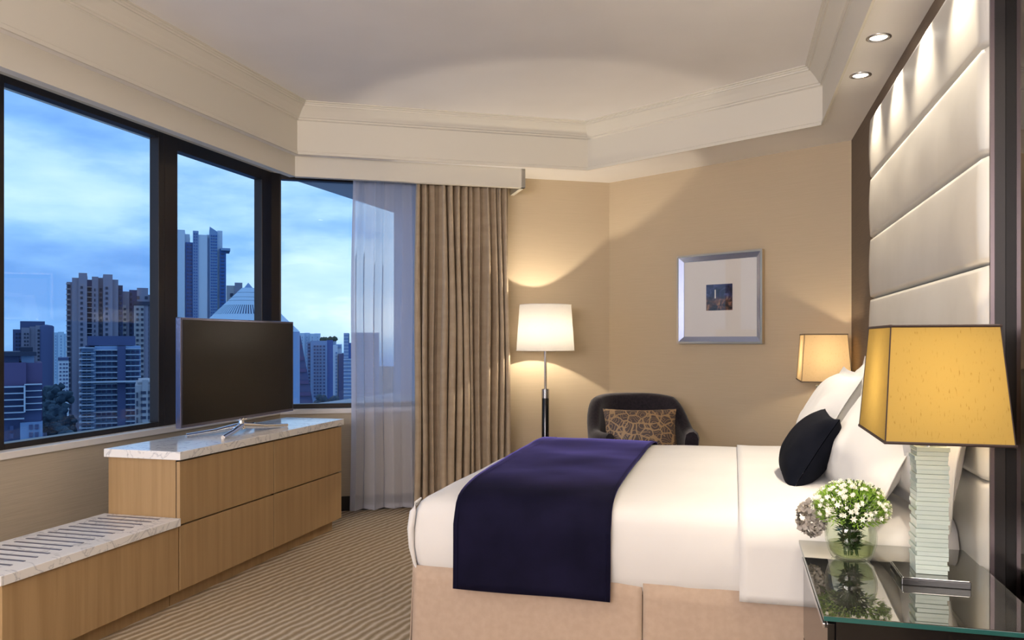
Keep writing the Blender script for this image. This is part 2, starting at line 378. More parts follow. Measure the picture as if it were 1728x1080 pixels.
# ------------------------------------------------------------------ windows
def window(name, label, p, d, n, s0, s1, z0, z1, gz0, gz1, fl_, fr_, sill=True):
    """frame between s0..s1 along d from p, glass inset by fl_/fr_ at the sides"""
    root = bpy.data.objects.new(name, None); COL.objects.link(root); struct(root, label)
    ang = math.atan2(d.y, d.x); root.location = (p.x, p.y, 0); root.rotation_euler.z = ang
    sgn = 1 if (Vector((-d.y, d.x)).dot(n) > 0) else -1
    def bx(a,b,y0,y1,c,e,nm,mt):
        ys = sorted((y0*sgn, y1*sgn)); return MB().box(a,b,ys[0],ys[1],c,e,bev=.004).build(nm, mt, root)
    f0, f1 = -.055, .012
    bx(s0, s0+fl_, f0, f1, z0, z1, 'frame_stile', M_frame); bx(s1-fr_, s1, f0, f1, z0, z1, 'frame_stile', M_frame)
    bx(s0+fl_, s1-fr_, f0, f1, z0, gz0, 'frame_rail', M_frame); bx(s0+fl_, s1-fr_, f0, f1, gz1, z1, 'frame_rail', M_frame)
    ys = sorted((-.056*sgn, -.048*sgn))
    MB().box(s0+fl_-.003, s1-fr_+.003, ys[0], ys[1], gz0-.003, gz1+.003).build('pane', M_glass, root)
    return root
A = Vector((XW, 0)); UY = Vector((0,1)); UX = Vector((1,0))
ZF0 = SILL_Z
window('window_1', 'large left window pane with dark frame', A, UY, UX, 2.98, 4.16, ZF0, HEAD_Z, .809, 2.52, .065, .05)
window('window_2', 'narrow casement window beside the corner post', A, UY, UX, 4.16, 5.34, ZF0, HEAD_Z, .862, 2.478, .12, .13)
window('window_4', 'window left of the view', A, UY, UX, 1.80, 2.98, ZF0, HEAD_Z, .809, 2.52, .05, .05)
window('window_5', 'second window left of the view', A, UY, UX, .62, 1.80, ZF0, HEAD_Z, .809, 2.52, .05, .05)
window('window_6', 'third window left of the view', A, UY, UX, -.56, .62, ZF0, HEAD_Z, .809, 2.52, .05, .05)
struct(wallslab('wall_left', M_wall2, (XW, Y_BACK), (XW, -.56), (1,0), SILL_Z-.02, HEAD_Z))
struct(MB().prism([(XW+.012, 5.335),(A0.x+.012+.04*.866, 5.39+.02-.0),(A0.x-.02,5.47),(XW-.055,5.42),(XW-.055,5.335)], ZF0, HEAD_Z).build('trim_4', M_frame), 'black corner post between the windows')
window('window_3', 'bay window behind the sheer curtain', A0, DB, NB, .03, S_W3, ZF0, HEAD_Z, .815, 2.515, .02, .05)
# sills
struct(MB().box(XW-.09, XW+WIN_IN+.012, Y_BACK, 5.40, SILL_Z-.035, SILL_Z, bev=.004).build('trim_5', M_sill), 'pale window sill ledge')
ps = A0 + NB*(WIN_IN+.012)
struct(MB().prism([(p.x,p.y) for p in (ps+DB*.03, ps+DB*S_W3, A0-NB*.09+DB*S_W3, A0-NB*.09+DB*.0)], SILL_Z-.035, SILL_Z).build('trim_6', M_sill), 'pale bay window sill ledge')

# building ledge and overhang outside the bay window
ext = mat('pale_facade', (.50,.52,.56), .8)
wedge = [(-3.30,5.55),(-3.18,7.6),(-.2,7.6),(-.9,6.98),(-1.6,6.55)]
struct(MB().prism(wedge, .62, .785).build('trim_7', ext), 'outside ledge beneath the bay window')
struct(MB().prism(wedge, 2.545, 2.75).build('trim_8', ext), 'outside overhang above the bay window')
struct(MB().prism([(-3.07,7.0),(-2.85,7.6),(-.5,7.6),(-1.2,6.8),(-1.7,6.55),(-2.0,6.75)], .78, 2.56).build('wall_outside', mat('sky_tinted_facade', (.30,.37,.52), .8)), 'outside pier behind the sheer curtain')  # blue of the sky light is put into the pier's colour

# ------------------------------------------------------------------ padded headboard panels and mirror
PX = .70
def pad(w, h, t, r=.013, nu=26, nv=16):
    """cushioned slab: local x = width, z = height, bulges toward -y (back plane y = 0)"""
    def par(k, n, L_):
        e = r/L_*2.2
        q = n//2 - 3
        # denser near the ends
        u = k/n; c = .5-.5*math.cos(math.pi*u)
        return c*.65+u*.35 if n > 14 else c
    mb = MB()
    def fn(u, v):
        U = par(round(u*nu), nu, w); V = par(round(v*nv), nv, h)
        x = (U-.5)*w; z = (V-.5)*h
        d = min(w/2-abs(x), h/2-abs(z))
        k = min(d/r, 1); y = -t*(.55+.45*math.sqrt(max(0, 1-(1-k)**2))) 
        y -= .007*math.sin(math.pi*V)
        return (x, y, z)
    mb.grid(fn, nu, nv)
    def side(u, v):  # rim back to the wall
        return None
    # rim
    per = []
    for i in range(nu+1): per.append(fn(i/nu, 0))
    for j in range(1, nv+1): per.append(fn(1, j/nv))
    for i in range(nu-1, -1, -1): per.append(fn(i/nu, 1))
    for j in range(nv-1, 0, -1): per.append(fn(0, j/nv))
    back = [(x, 0, z) for x, y, z in per]; m = len(per)
    mb.add(per+back, [(i,(i+1)%m,m+(i+1)%m,m+i) for i in range(m)])
    mb.add(back, [tuple(range(m))])
    return mb
HB0, HB1 = 2.567, 4.586
hb = thing('headboard', 'silver padded leather wall headboard of stacked horizontal panels', 'headboard', (XD-.001, (HB0+HB1)/2, 0))
hz = [0.266, .579, .892, 1.205, 1.518, 1.831, 2.144, 2.457]
pw = HB1-HB0
p0 = None
for i in range(1, len(hz)):
    zc = (hz[i-1]+hz[i])/2
    if p0 is None:
        p0 = pad(pw, .313, .062).build('padded_panel', M_pad, hb, weld=True); o = p0
    else: o = inst(p0, hb)
    o.location = (0, 0, zc); o.rotation_euler = (0,0,R(-90))
MB().box(-.03, -.001, -pw/2+.01, pw/2-.01, .27, 2.45).build('backing_board', M_taupe, hb)
mir = MB().box(.738, XD-.001, .9, 2.560, 0.0, H_LOW-.005).build('wall_mirror', M_mirror)
tag(mir, 'dark bronze tinted mirror panel at the right edge behind the lamp', 'mirror')
MB().box(.711, .7375, 2.549, 2.559, 0, 2.61).build('mirror_edge', M_dark, mir)
MB().box(.700, .7105, 2.549, 2.559, 0, 2.61).build('mirror_trim', mat('plum_bronze_trim', (.16,.13,.14), .3, .6), mir)

# ------------------------------------------------------------------ recessed downlights
def downlight(x, y, z, label, group, power, spot=R(70), r=.035, blend=.5, col=WARM2, tilt=None):
    t = thing('downlight', label, 'ceiling light', (x, y, z), 0, group)
    MB().lathe([(.052,0),(.052,-.004),(.040,-.006),(.036,-.002),(.036,0)], seg=28).build('trim_ring', M_steel, t)
    MB().lathe([(.0005,-.001),(.034,-.0012),(.034,0)], seg=24).build('lens', M_bulb, t)
    ld = bpy.data.lights.new('downlight_lamp', 'SPOT'); ld.energy = power; ld.color = col; ld.spot_size = spot; ld.spot_blend = blend; ld.shadow_soft_size = r
    lo = bpy.data.objects.new('downlight_lamp', ld); COL.objects.link(lo); lo.parent = t; lo.location = (0,0,-.02)
    if tilt: lo.rotation_euler = tilt
    return t
dl_lab = ['round recessed downlight farthest along the headboard ceiling strip', 'round recessed downlight nearer in the ceiling strip above the headboard',
          'round recessed downlight third from the far end of the headboard strip', 'round recessed downlight above the near end of the headboard', 'round recessed downlight above the near bedside table']
for k, y in enumerate((4.33, 3.81, 3.29, 2.77, 2.25)):
    downlight(.612, y, H_LOW, dl_lab[k], 'downlights above the headboard', P_SPOT, R(78), .02, .8, WARM2)
gl_lab = ['added unseen downlight over the carpet left of the bed', 'added unseen downlight over the near side of the bed', 'added unseen downlight behind the camera near the windows', 'added unseen downlight behind the camera near the headboard wall']
for k, (x, y) in enumerate(((-1.9, 1.5), (-.45, 1.3), (-1.9, -.6), (-.5, -.6))):  # out of view, added to light the room and bed from above
    downlight(x, y, H_TOP, gl_lab[k], 'added unseen downlights in the raised ceiling', P_GENERAL*4, R(150), .12, .9, WARM2)

# ------------------------------------------------------------------ media console and low bench
XC = -2.60
con = thing('media_console', 'oak veneer media console with four drawers and thick white marble top', 'cabinet', (-2.81, 4.20, 0))
ox, oy = -2.81, 4.20
y0, y1 = 3.358, 5.04
MB().box(-3.02-ox, XC-.026-ox, y0+.004-oy, y1-.002-oy, .075, .714).build('carcass', M_wood, con)
MB().box(XC-.0255-ox, XC-.0205-ox, y0+.006-oy, y1-.006-oy, .08, .712).build('painted_gap_shade', M_dark, con)  # dark strips here stand in for the shade between drawer fronts
MB().box(XC-.020-ox, XC-.003-ox, 4.195-.0035-oy, 4.195+.0035-oy, .08, .704).build('painted_gap_shade', M_dark, con)
MB().box(-3.00-ox, XC-.055-ox, y0-oy, y1-.03-oy, 0, .075).build('plinth', M_wood, con)
MB().box(-3.035-ox, XC+.012-ox, y0-.012-oy, y1+.015-oy, .716, .757, bev=.003).build('marble_top', M_marble, con)
ym = 4.195
for (a, b, c, e) in ((y0+.002, ym-.0035, .078, .392), (ym+.0035, y1-.001, .078, .392), (y0+.002, ym-.0035, .400, .706), (ym+.0035, y1-.001, .400, .706)):
    d = MB().box(-.010, .010, -(b-a)/2, (b-a)/2, -(e-c)/2, (e-c)/2, bev=.0015).build('drawer', M_wood, con)
    d.location = (XC-.010-ox, (a+b)/2-oy, (c+e)/2)
ben = thing('luggage_bench', 'low oak luggage bench with ribbed white marble top left of the console', 'bench', (-2.81, 2.86, 0))
ox, oy = -2.81, 2.86
b0, b1 = 2.367, 3.352
MB().box(-3.02-ox, XC-.02-ox, b0+.004-oy, b1-.002-oy, .075, .394).build('carcass', M_wood, ben)
MB().box(-3.00-ox, XC-.055-ox, b0+.03-oy, b1-.0-oy, 0, .075).build('plinth', M_wood, ben)
MB().box(-3.035-ox, XC+.012-ox, b0-.015-oy, b1-oy, .396, .434, bev=.003).build('marble_top', M_marble, ben)
MB().box(XC-.020-ox, XC-ox, b0+.002-oy, b1-.002-oy, .078, .392, bev=.0015).build('front_panel', M_wood, ben)
M_strip = mat('grey_metal_strip', (.16,.15,.19), .35, .6)
s0 = MB().box(-.165, .135, -.006, .006, 0, .0025, bev=.001).build('metal_strip', M_strip, ben)
for k in range(16):
    o = s0 if k == 0 else inst(s0, ben)
    o.location = (0, 2.42 + k*.059 - oy, .4335)

# ------------------------------------------------------------------ television
tv = thing('television', 'flat black television on a four legged chrome stand on the marble top', 'television', (-2.80, 4.17, .757))
tvw, tvh = 1.12, .585
MB().box(-.020, .012, -tvw/2, tvw/2, .078, .078+tvh, bev=.004).build('bezel', M_bezel, tv)
MB().box(-.034, -.018, -tvw/2+.08, tvw/2-.08, .14, .60, bev=.006).build('rear_cover', M_black, tv)
MB().box(.0115, .0150, -tvw/2+.014, tvw/2-.014, .078+.018, .078+tvh-.012, bev=.001).build('screen', M_screen, tv)
MB().tube([(.0,0,.018),(-.002,0,.05),(-.004,0,.09)], [.024,.017,.016], 14).build('stand_neck', M_chrome, tv)
for (tx, ty) in ((-.14,-.32),(.11,-.34),(.11,.32),(-.14,.34)):
    MB().tube([(0,0,.040),(tx*.15,ty*.15,.034),(tx*.5,ty*.5,.020),(tx,ty,.011)], [.018,.018,.014,.011], 12).build('stand_leg', M_chrome, tv)
MB().box(-.028, .018, -.03, .03, .070, .080, bev=.003).build('sensor_bar', M_chrome, tv)

# ------------------------------------------------------------------ curtains
def curtain(name, label, cat, p, o_, s0, s1, z0, z1, folds, amp, mt, seed, top_amp=.5, thick=None, hem=None, group=None, flare=0):
    rnd = random.Random(seed)
    ws = [rnd.uniform(.55, 1.5) for _ in range(folds)]; tot = sum(ws)
    ed = [0]
    for w_ in ws: ed.append(ed[-1]+w_/tot)
    am = [rnd.uniform(.55, 1.25) for _ in range(folds)]
    dr = [rnd.uniform(-.25, .25) for _ in range(folds+1)]
    per = 12; nu = folds*per; nv = 26
    base = p + NB*o_
    def fn(u, v):
        i = min(int(u*folds+1e-9), folds-1); f = u*folds - i
        z = z0 + (z1-z0)*v
        # fold borders drift down the length
        e0 = ed[i] + dr[i]*(1-v)*.35/folds if 0 < i else ed[i]
        e1 = ed[i+1] + dr[i+1]*(1-v)*.35/folds if i+1 < folds else ed[i+1]
        s = s0 + (s1-s0)*(e0+(e1-e0)*f)
        a = amp*am[i]*(top_amp + (1-top_amp)*min(1,(1-v)*2.2))
        sn_ = math.sin(2*math.pi*f); off = a*math.copysign(abs(sn_)**.75, sn_)
        off += a*.3*math.sin(6*math.pi*f+i) * (1 if v > .93 else .35)
        s += a*.35*math.sin(4*math.pi*f)*(1 if 0 < u < 1 else 0)
        s += flare*(1-v)*(u-.5) + .006*math.sin(7*v+i)
        off += .012*noise.noise(Vector((s*3, z*1.2, seed)))
        q = base + DB*s + NB*off
        return (q.x, q.y, z)
    root = thing(name, label, cat, (base.x+DB.x*(s0+s1)/2, base.y+DB.y*(s0+s1)/2, 0), 0, group)
    mb = MB().grid(fn, nu, nv)
    mb.v = [(x-root.location.x, y-root.location.y, z) for x,y,z in mb.v]
    o = mb.build('curtain_fabric', mt, root, recalc=False)
    if thick:
        m = o.modifiers.new('thick', 'SOLIDIFY'); m.thickness = thick; m.offset = 0
    if hem:
        def hf(u, v):
            x, y, z = fn(u, 0); return (x-root.location.x+NB.x*.004, y-root.location.y+NB.y*.004, z0+.001+hem*v)
        MB().grid(hf, nu, 1).build('hem', mt, root, recalc=False)
        def ef(u, v):
            x, y, z = fn(.0+u*.02, v); return (x-root.location.x+NB.x*.005, y-root.location.y+NB.y*.005, z)
        MB().grid(ef, 2, nv).build('side_hem', mt, root, recalc=False)
    return root
curtain('sheer_curtain', 'translucent white sheer curtain beside the taupe drape', 'curtain', A0, .165, .575, 1.13, .02, 2.60, 4, .045, M_sheer, 5, .45, None, .035, flare=.05)
dr_ = curtain('drape_curtain', 'heavy taupe drape gathered under the pelmet by the floor lamp', 'curtain', A0, .225, 1.04, 1.765, .015, 2.585, 13, .078, M_drape, 11, .55, .003, flare=.03)
tr = MB()
for o_ in (.17,):
    a = A0+DB*.35+NB*(.19-.012); b = A0+DB*1.82+NB*(.19-.012)
    tr.prism([(p.x,p.y) for p in (a, b, b+NB*.024, a+NB*.024)], 2.602, 2.62)
tag(tr.build('curtain_track', M_sill), 'white curtain track hidden inside the pelmet', 'curtain track')

# ------------------------------------------------------------------ floor lamp
fp = (-1.405, 6.10)
fl_ = thing('floor_lamp', 'floor lamp with white drum shade, chrome stem and black post', 'floor lamp', (fp[0], fp[1], 0))
MB().lathe([(.001,0),(.15,0),(.15,.012),(.142,.018),(.03,.020),(.028,.03)], seg=40).build('base', M_black, fl_)
MB().lathe([(.028,.02),(.028,.915),(.026,.92)], seg=28).build('post', M_black, fl_)
MB().lathe([(.0295,.85),(.0295,.92)], seg=28, cap=True).build('collar', M_steel, fl_)
MB().lathe([(.011,.91),(.011,1.285)], seg=16).build('stem', M_chrome, fl_)
MB().lathe([(.225,1.217),(.200,1.576)], seg=64, cap=False).build('lamp_shade', M_white_shade, fl_, recalc=False)
for (rr, zz) in ((.2255,1.219),(.2005,1.574)):
    MB().tube([(rr*math.cos(2*math.pi*i/48), rr*math.sin(2*math.pi*i/48), zz) for i in range(49)], .002, 6, cap=False).build('shade_rim', M_sill, fl_)
def bulb(parent, z, power, r=.03, x=0, y=0, col=WARM):
    MB().lathe([(.001,-.035),(.018,-.03),(.026,-.012),(.026,.008),(.016,.028),(.001,.034)], (x,y,z), 20).build('bulb', M_sill, parent).visible_shadow = True
    ld = bpy.data.lights.new('lamp_bulb', 'POINT'); ld.energy = power; ld.color = col; ld.shadow_soft_size = r
    lo = bpy.data.objects.new('lamp_bulb', ld); COL.objects.link(lo); lo.parent = parent; lo.location = (x, y, z+.045)
bulb(fl_, 1.32, P_FLOOR, .012, col=WARM2)

# ------------------------------------------------------------------ bedside lamps
def bedside_lamp(x, y, z, label, power, shade_mat, rot=0):
    t = thing('table_lamp', label, 'table lamp', (x, y, z), rot, 'bedside lamps with stacked glass columns')
    MB().box(-.083,.083,-.083,.083,0,.018,bev=.002).build('base', M_black, t)
    MB().box(-.080,.080,-.080,.080,.018,.021,bev=.001).build('base_plate', M_nsglass, t)
    pl = MB().box(-.041,.041,-.041,.041,-.0058,.0058,bev=.0012).build('glass_plate', M_plate, t)
    rnd = random.Random(3)
    for k in range(28):
        o = pl if k == 0 else inst(pl, t)
        o.location = (rnd.uniform(-.002,.002), rnd.uniform(-.002,.002), .0275+k*.0122); o.rotation_euler = (0,0,R(rnd.uniform(-.6,.6))); o.scale = (1,1,1) if k % 2 else (.95,.95,1)
    MB().lathe([(.006,.36),(.006,.50)], seg=12).build('stem', M_chrome, t)
    zb, zt = .392, .686
    wb, hb_, wt, ht = .1455, .215, .125, .172
    bot = [Vector((-wb,-hb_,zb)),Vector((wb,-hb_,zb)),Vector((wb,hb_,zb)),Vector((-wb,hb_,zb))]
    top = [Vector((-wt,-ht,zt)),Vector((wt,-ht,zt)),Vector((wt,ht,zt)),Vector((-wt,ht,zt))]
    mb = MB()
    for i in range(4):
        j = (i+1) % 4; mb.add([bot[i],bot[j],top[j],top[i]], [(0,1,2,3)])
    mb.build('lamp_shade', shade_mat, t, recalc=False)
    for nm, lp in (('shade_bottom_trim', bot), ('shade_top_trim', top)):
        e = MB()
        for i in range(4):
            a, b = lp[i], lp[(i+1) % 4]; dd = (b-a).normalized()*.003
            e.tube([a-dd, b+dd], .0042, 6)
        e.build(nm, M_shade_edge if shade_mat is M_gold else M_taupe, t)
    for i in range(4):
        MB().tube([bot[i], top[i]], .0018, 5).build('shade_seam', M_shade_edge if shade_mat is M_gold else M_taupe, t)
    bulb(t, .47, power, .025)
    return t
NS_Z = .65
bedside_lamp(.515, 2.42, NS_Z, 'large gold silk lamp on stacked glass column in the foreground', P_NEAR, M_gold)

# ------------------------------------------------------------------ bedside tables
def nightstand(x0, x1, y0, y1, label, rotz=0):
    cx, cy = (x0+x1)/2, (y0+y1)/2; w, d = x1-x0, y1-y0
    t = thing('nightstand', label, 'bedside table', (cx, cy, 0), rotz, 'bedside tables either side of the bed')
    MB().box(-w/2+.03, w/2, -d/2+.02, d/2-.02, .06, NS_Z-.014, bev=.002).build('carcass', M_black, t)
    MB().box(-w/2+.06, w/2-.02, -d/2+.05, d/2-.05, 0, .06).build('plinth', M_black, t)
    MB().box(-w/2, w/2, -d/2, d/2, NS_Z-.013, NS_Z-.0015, bev=.001).build('glass_edge', M_teal, t)
    MB().box(-w/2+.0005, w/2, -d/2+.0005, d/2-.0005, NS_Z-.002, NS_Z).build('glass_top', M_nsglass, t)
    for (a, b) in ((.075,.345),(.352,.622)):
        q = MB().box(-w/2+.012, -w/2+.0295, -d/2+.03, d/2-.03, a, b, bev=.002).build('drawer', M_black, t)
        MB().box(-w/2+.004, -w/2+.0115, -d/2+.06, d/2-.06, b-.022, b-.010, bev=.002).build('handle', M_steel, q)
    return t
nightstand(.206, .692, 2.03, 2.775, 'black bedside table with reflective smoked glass top in the foreground')
nightstand(.35, .692, 5.02, 5.74, 'black bedside table on the far side of the bed behind the pillows')
bedside_lamp(.555, 5.50, NS_Z, 'cream silk table lamp on the far side of the bed', P_FAR, M_tanshade)

# ------------------------------------------------------------------ bed
BX0, BX1, BY0, BY1 = -1.16, .69, 2.80, 4.60
ZH = .446
bed = thing('bed', 'large hotel bed base and mattress with a tailored tan skirt', 'bed', ((BX0+BX1)/2, (BY0+BY1)/2, 0))
bx, by = bed.location.x, bed.location.y
MB().box(BX0+.06-bx, BX1-bx, BY0+.06-by, BY1-.06-by, .10, .40, bev=.01).build('base', M_skirt, bed)
MB().box(BX0+.045-bx, BX1-bx, BY0+.045-by, BY1-.045-by, .40, .66, bev=.03).build('mattress', M_linen, bed)
def skirt(p, q, n_, segs, name='bed_skirt'):
    p = Vector(p); q = Vector(q); n_ = Vector(n_); L_ = (q-p).length; d = (q-p)/L_
    def fn(u, v):
        z = .012 + (.46-.012)*v
        out = .022*(1-v) + .004*math.sin(u*L_*9)*(1-v) + .003*math.sin(u*L_*23+1)*(1-v)
        a = p + d*(u*L_) + n_*(out+.012)
        return (a.x-bx, a.y-by, z)
    o = MB().grid(fn, segs, 8).build(name, M_skirt, bed, recalc=False)
    m = o.modifiers.new('t','SOLIDIFY'); m.thickness = .004
    return o
# near side: two lengths with an open pleat between them, foot end, far side
skirt((BX0+.008,BY0+.02),(-.303,BY0+.02),(0,-1),40); skirt((-.300,BY0+.016),(BX1,BY0+.016),(0,-1),40)
skirt((BX0+.012,BY1-.02),(BX0+.012,BY0+.02),(-1,0),40); skirt((BX1,BY1-.02),(BX0+.012,BY1-.02),(0,1),40)

def zprof(d):
    """(horizontal inset from the hem outline, height) of the duvet for arc parameter d"""
    pass
PROF = [(.035,.440),(.020,.432),(.010,.438),(.002,.48),(-.006,.53),(-.006,.58),(.000,.63),(.006,.665),(.018,.690),(.038,.706),(.07,.718),(.12,.727),(.18,.733),(.26,.738),(.36,.742),(.5,.744),(.65,.745)]
def ztop(d):
    pr = PROF[7:]
    if d <= pr[0][0]: return pr[0][1]
    for (a,za),(b,zb) in zip(pr, pr[1:]):
        if d <= b: return za+(zb-za)*(d-a)/(b-a)
    return pr[-1][1]
def rrect(x0,x1,y0,y1,r,n=5,m=22):
    pts = []
    r = max(r,.002)
    cs = [((x1-r,y1-r),0),((x0+r,y1-r),90),((x0+r,y0+r),180),((x1-r,y0+r),270)]
    cor = []
    for (c,a) in cs:
        cor.append([(c[0]+r*math.cos(R(a+90*k/n)), c[1]+r*math.sin(R(a+90*k/n))) for k in range(n+1)])
    for i in range(4):
        pts += cor[i]
        p = cor[i][-1]; q = cor[(i+1)%4][0]
        pts += [(p[0]+(q[0]-p[0])*k/m, p[1]+(q[1]-p[1])*k/m) for k in range(1,m)]
    return pts
duv = thing('duvet', 'smooth white duvet tucked over the bed with a folded top band', 'duvet', (bx, by, .45))
def duvet_mesh(x0, x1, lift=0):
    loops = []
    for d, z in PROF:
        e = d
        r = .05 if z < .7 else .05
        ax0 = x0+e; ax1 = x1 - max(e,0)*.5 if False else x1
        y0_, y1_ = BY0+e-lift, BY1-e+lift
        lp = []
        for (x,y) in rrect(ax0 - lift, ax1, y0_, y1_, min(.045, .045)):
            w_ = noise.noise(Vector((x*2.2, y*2.2, z*2.5)))*.008 + noise.noise(Vector((x*6, y*6, z*5+3)))*.003
            nx = x + (w_ if z < .69 else 0)*(-1 if x < -.9 else 0); ny = y - (w_ if z < .69 and y < by else 0)
            zz = z + (w_*1.0 if z > .7 else 0) + (lift if z > .69 else 0)
            # gentle droop of the hem
            if z < .46: zz += .006*math.sin(x*4.3)
            lp.append((nx-bx, ny-by, zz-.45))
        loops.append(lp)
    mb = MB().loft(loops, cap=False)
    c = loops[-1]; m = len(c); cc = (sum(p[0] for p in c)/m, sum(p[1] for p in c)/m, sum(p[2] for p in c)/m)
    mb.add(list(c)+[cc], [(i,(i+1)%m,m) for i in range(m)], True)
    return mb
duvet_mesh(BX0, BX1).build('cover', M_linen, duv, weld=True)
# folded top band: a second layer from the fold line to the head
def cover_strip(xa, xb, z_near, z_far, lift, nu=14, skew=0.0, bow=0, wr=.4):
    """cloth strip laid across the bed from the near hem over the top to the far hem"""
    path = []
    for z in [z_near + (.66-z_near)*k/9 for k in range(9)]: path.append((BY0-.008-lift, z))
    for d, z in PROF[7:14]: path.append((BY0+d-lift*(1-min(d/.05,1)), z+lift*min(1,d/.03)))
    for k in range(1, 24):
        y = BY0+.30 + (BY1-BY0-.6)*k/24; d = min(y-BY0, BY1-y); path.append((y, ztop(d)+lift))
    for d, z in PROF[7:14][::-1]: path.append((BY1-d+lift*(1-min(d/.05,1)), z+lift*min(1,d/.03)))
    for z in [.66-(.66-z_far)*k/6 for k in range(1,7)]: path.append((BY1+.008+lift, z))
    m = len(path)-1
    def fn(u, v):
        y, z = path[round(v*m)]
        x = xa + (xb-xa)*u
        x += skew*(y-BY0)*(1-u)
        w_ = noise.noise(Vector((x*2.2, y*2.2, z*2.5)))*.008 + noise.noise(Vector((x*6, y*6, z*5+3)))*.003
        if z > .70: z += w_
        elif y < by: y -= w_ + .004*math.sin(u*7)*wr
        x += bow*math.sin(v*9)
        return (x-bx, y-by, z-.45)
    return MB().grid(fn, nu, m)
o = cover_strip(.02, BX1-.01, .432, .47, .007, 22).build('folded_band', M_linen, duv, recalc=False)
m_ = o.modifiers.new('t','SOLIDIFY'); m_.thickness = .005; m_.offset = 1
# piped seam down the foot corner
MB().tube([(BX0+.030-bx, BY0+.030-by, .708-.45),(BX0+.018-bx,BY0+.012-by,.692-.45),(BX0+.007-bx,BY0+.004-by,.66-.45),(BX0+.001-bx,BY0-.002-by,.60-.45),(BX0+.003-bx,BY0+.000-by,.53-.45),(BX0+.012-bx,BY0+.008-by,.47-.45),(BX0+.022-bx,BY0+.016-by,.436-.45)], [.003,.009,.013,.014,.011,.007,.004], 8).build('corner_seam', M_linen, duv)

run = cover_strip(-.985, -.41, .395, .42, .014, 26, -.03, .002, 1).build('bed_runner', M_runner, None, recalc=False)
run.location = (bx, by, .45)
m_ = run.modifiers.new('t','SOLIDIFY'); m_.thickness = .006; m_.offset = 1
tag(run, 'navy blue velvet runner draped across the white bed', 'bed runner')
# stitched border of the runner
for (xa, xb) in ((-.972,-.967),(-.428,-.423)):
    rb = cover_strip(xa, xb, .396, .43, .0215, 1, -.03 if xa < -.9 else 0, .002, 1).build('stitched_edge', M_runner, run, recalc=False)

# pillows
def pillow_mb(w, h, t, flange=.0, pinch=.06, seed=0, wr=.017, n=34):
    def side(sg):
        def fn(u, v):
            a = 2*u-1; b = 2*v-1
            x = a*w/2*(1-pinch*(1-b*b)); z = b*h/2*(1-pinch*(1-a*a))
            fa = flange/(w/2); fb = flange/(h/2)
            A_ = min(abs(a)/(1-fa), 1); B_ = min(abs(b)/(1-fb), 1)
            th = t/2*max(0, (1-A_**2.4)*(1-B_**2.4))**.55
            q = noise.noise(Vector((x*7, z*7, seed)))*wr + noise.noise(Vector((x*18, z*18, seed+5)))*wr*.35
            edge = min(1, th/(t*.15)) if t else 1
            y = sg*(th + max(0,q)*edge*1.0) + (noise.noise(Vector((x*5,z*5,seed+9)))*wr*.8) + (sg*.0012)
            return (x, y, z)
        return fn
    mb = MB(); mb.grid(side(-1), n, n); mb.grid(side(1), n, n)
    return mb
def pillow(name, label, loc, rot, w, h, t, mt, group=None, **kw):
    o = pillow_mb(w, h, t, **kw).build(name, mt, None, weld=True)
    o.rotation_mode = 'XYZ'
    # local x = width, z = height, y = thickness; face turned to -X (foot of the bed), leaning back by rot
    lean, yaw, roll = rot
    M = Matrix.Rotation(R(yaw), 4, 'Z') @ Matrix.Rotation(R(-90), 4, 'Z') @ Matrix.Rotation(R(-lean), 4, 'X') @ Matrix.Rotation(R(roll), 4, 'Y')
    o.matrix_world = Matrix.Translation(loc) @ M
    tag(o, label, 'pillow' if name == 'pillow' else 'cushion', group)
    return o
GP = 'white bed pillows'
pillow('pillow', 'white flanged pillow at the back, against the headboard beside the near lamp', (.600, 2.93, .985), (10, 6, 0), .74, .48, .16, M_linen, GP, flange=.035, seed=1)
pillow('pillow', 'white flanged pillow in front, nearest the flower vase', (.490, 3.14, .940), (26, 8, 0), .72, .50, .18, M_linen, GP, flange=.035, seed=2)
pillow('pillow', 'white flanged pillow at the back on the far side of the bed', (.600, 4.10, .975), (12, 0, 0), .74, .50, .17, M_linen, GP, flange=.035, seed=3)
pillow('pillow', 'white flanged pillow in front on the far side, touching the far lamp in view', (.430, 4.08, .945), (28, 0, 0), .74, .50, .19, M_linen, GP, flange=.035, seed=4)
pillow('lumbar_cushion', 'black velvet lumbar cushion leaning on the white pillows', (.292, 3.42, .868), (32, 0, 0), .50, .33, .17, M_blackvelvet, None, seed=8, pinch=.08, wr=.008)

# ------------------------------------------------------------------ armchair and its cushion
ac = thing('armchair', 'charcoal fabric tub armchair in the corner beyond the bed', 'armchair', (-.615, 5.75, 0), R(24))
def tub():
    loops = []; K = 40
    for k in range(K+1):
        a = R(-122 + 244*k/K)           # 0 = back (+y)
        ca, sa = math.cos(a), math.sin(a)
        rx, ry = .365, .345
        t = abs(a)/R(122)
        # height: high rounded back, shoulder, then arms
        if t < .42: zt = .905 - .02*(t/.42)**3
        else:
            q = min(1,(t-.42)/.33); zt = .885 - .215*(q*q*(3-2*q)) - .02*max(0, t-.75)
        lean = .04*(zt-.3)
        out = lambda r_, z: (sa*(rx+r_+ (z-.3)*.06), ca*(ry+r_+(z-.3)*.10), z)
        th = .085
        sec = [out(-th, .24), out(0, .22), out(.004, .4), out(.006, zt-.05), out(-.006, zt-.018), out(-.03, zt), out(-.058, zt-.004), out(-th+.006, zt-.02), out(-th, zt-.06), out(-th, .42)]
        loops.append(sec)
    return MB().loft(loops, cap=True)
tub().build('backrest', M_chair, ac)
sc = MB(); sc.loft([[(x,y,z) for (x,y) in rrect(-.29+e,.29-e,-.36+e,.24-e,.09,5,4)] for e,z in ((.01,.24),(0,.26),(0,.30))], cap=True)
sc.build('seat_base', M_chair, ac)
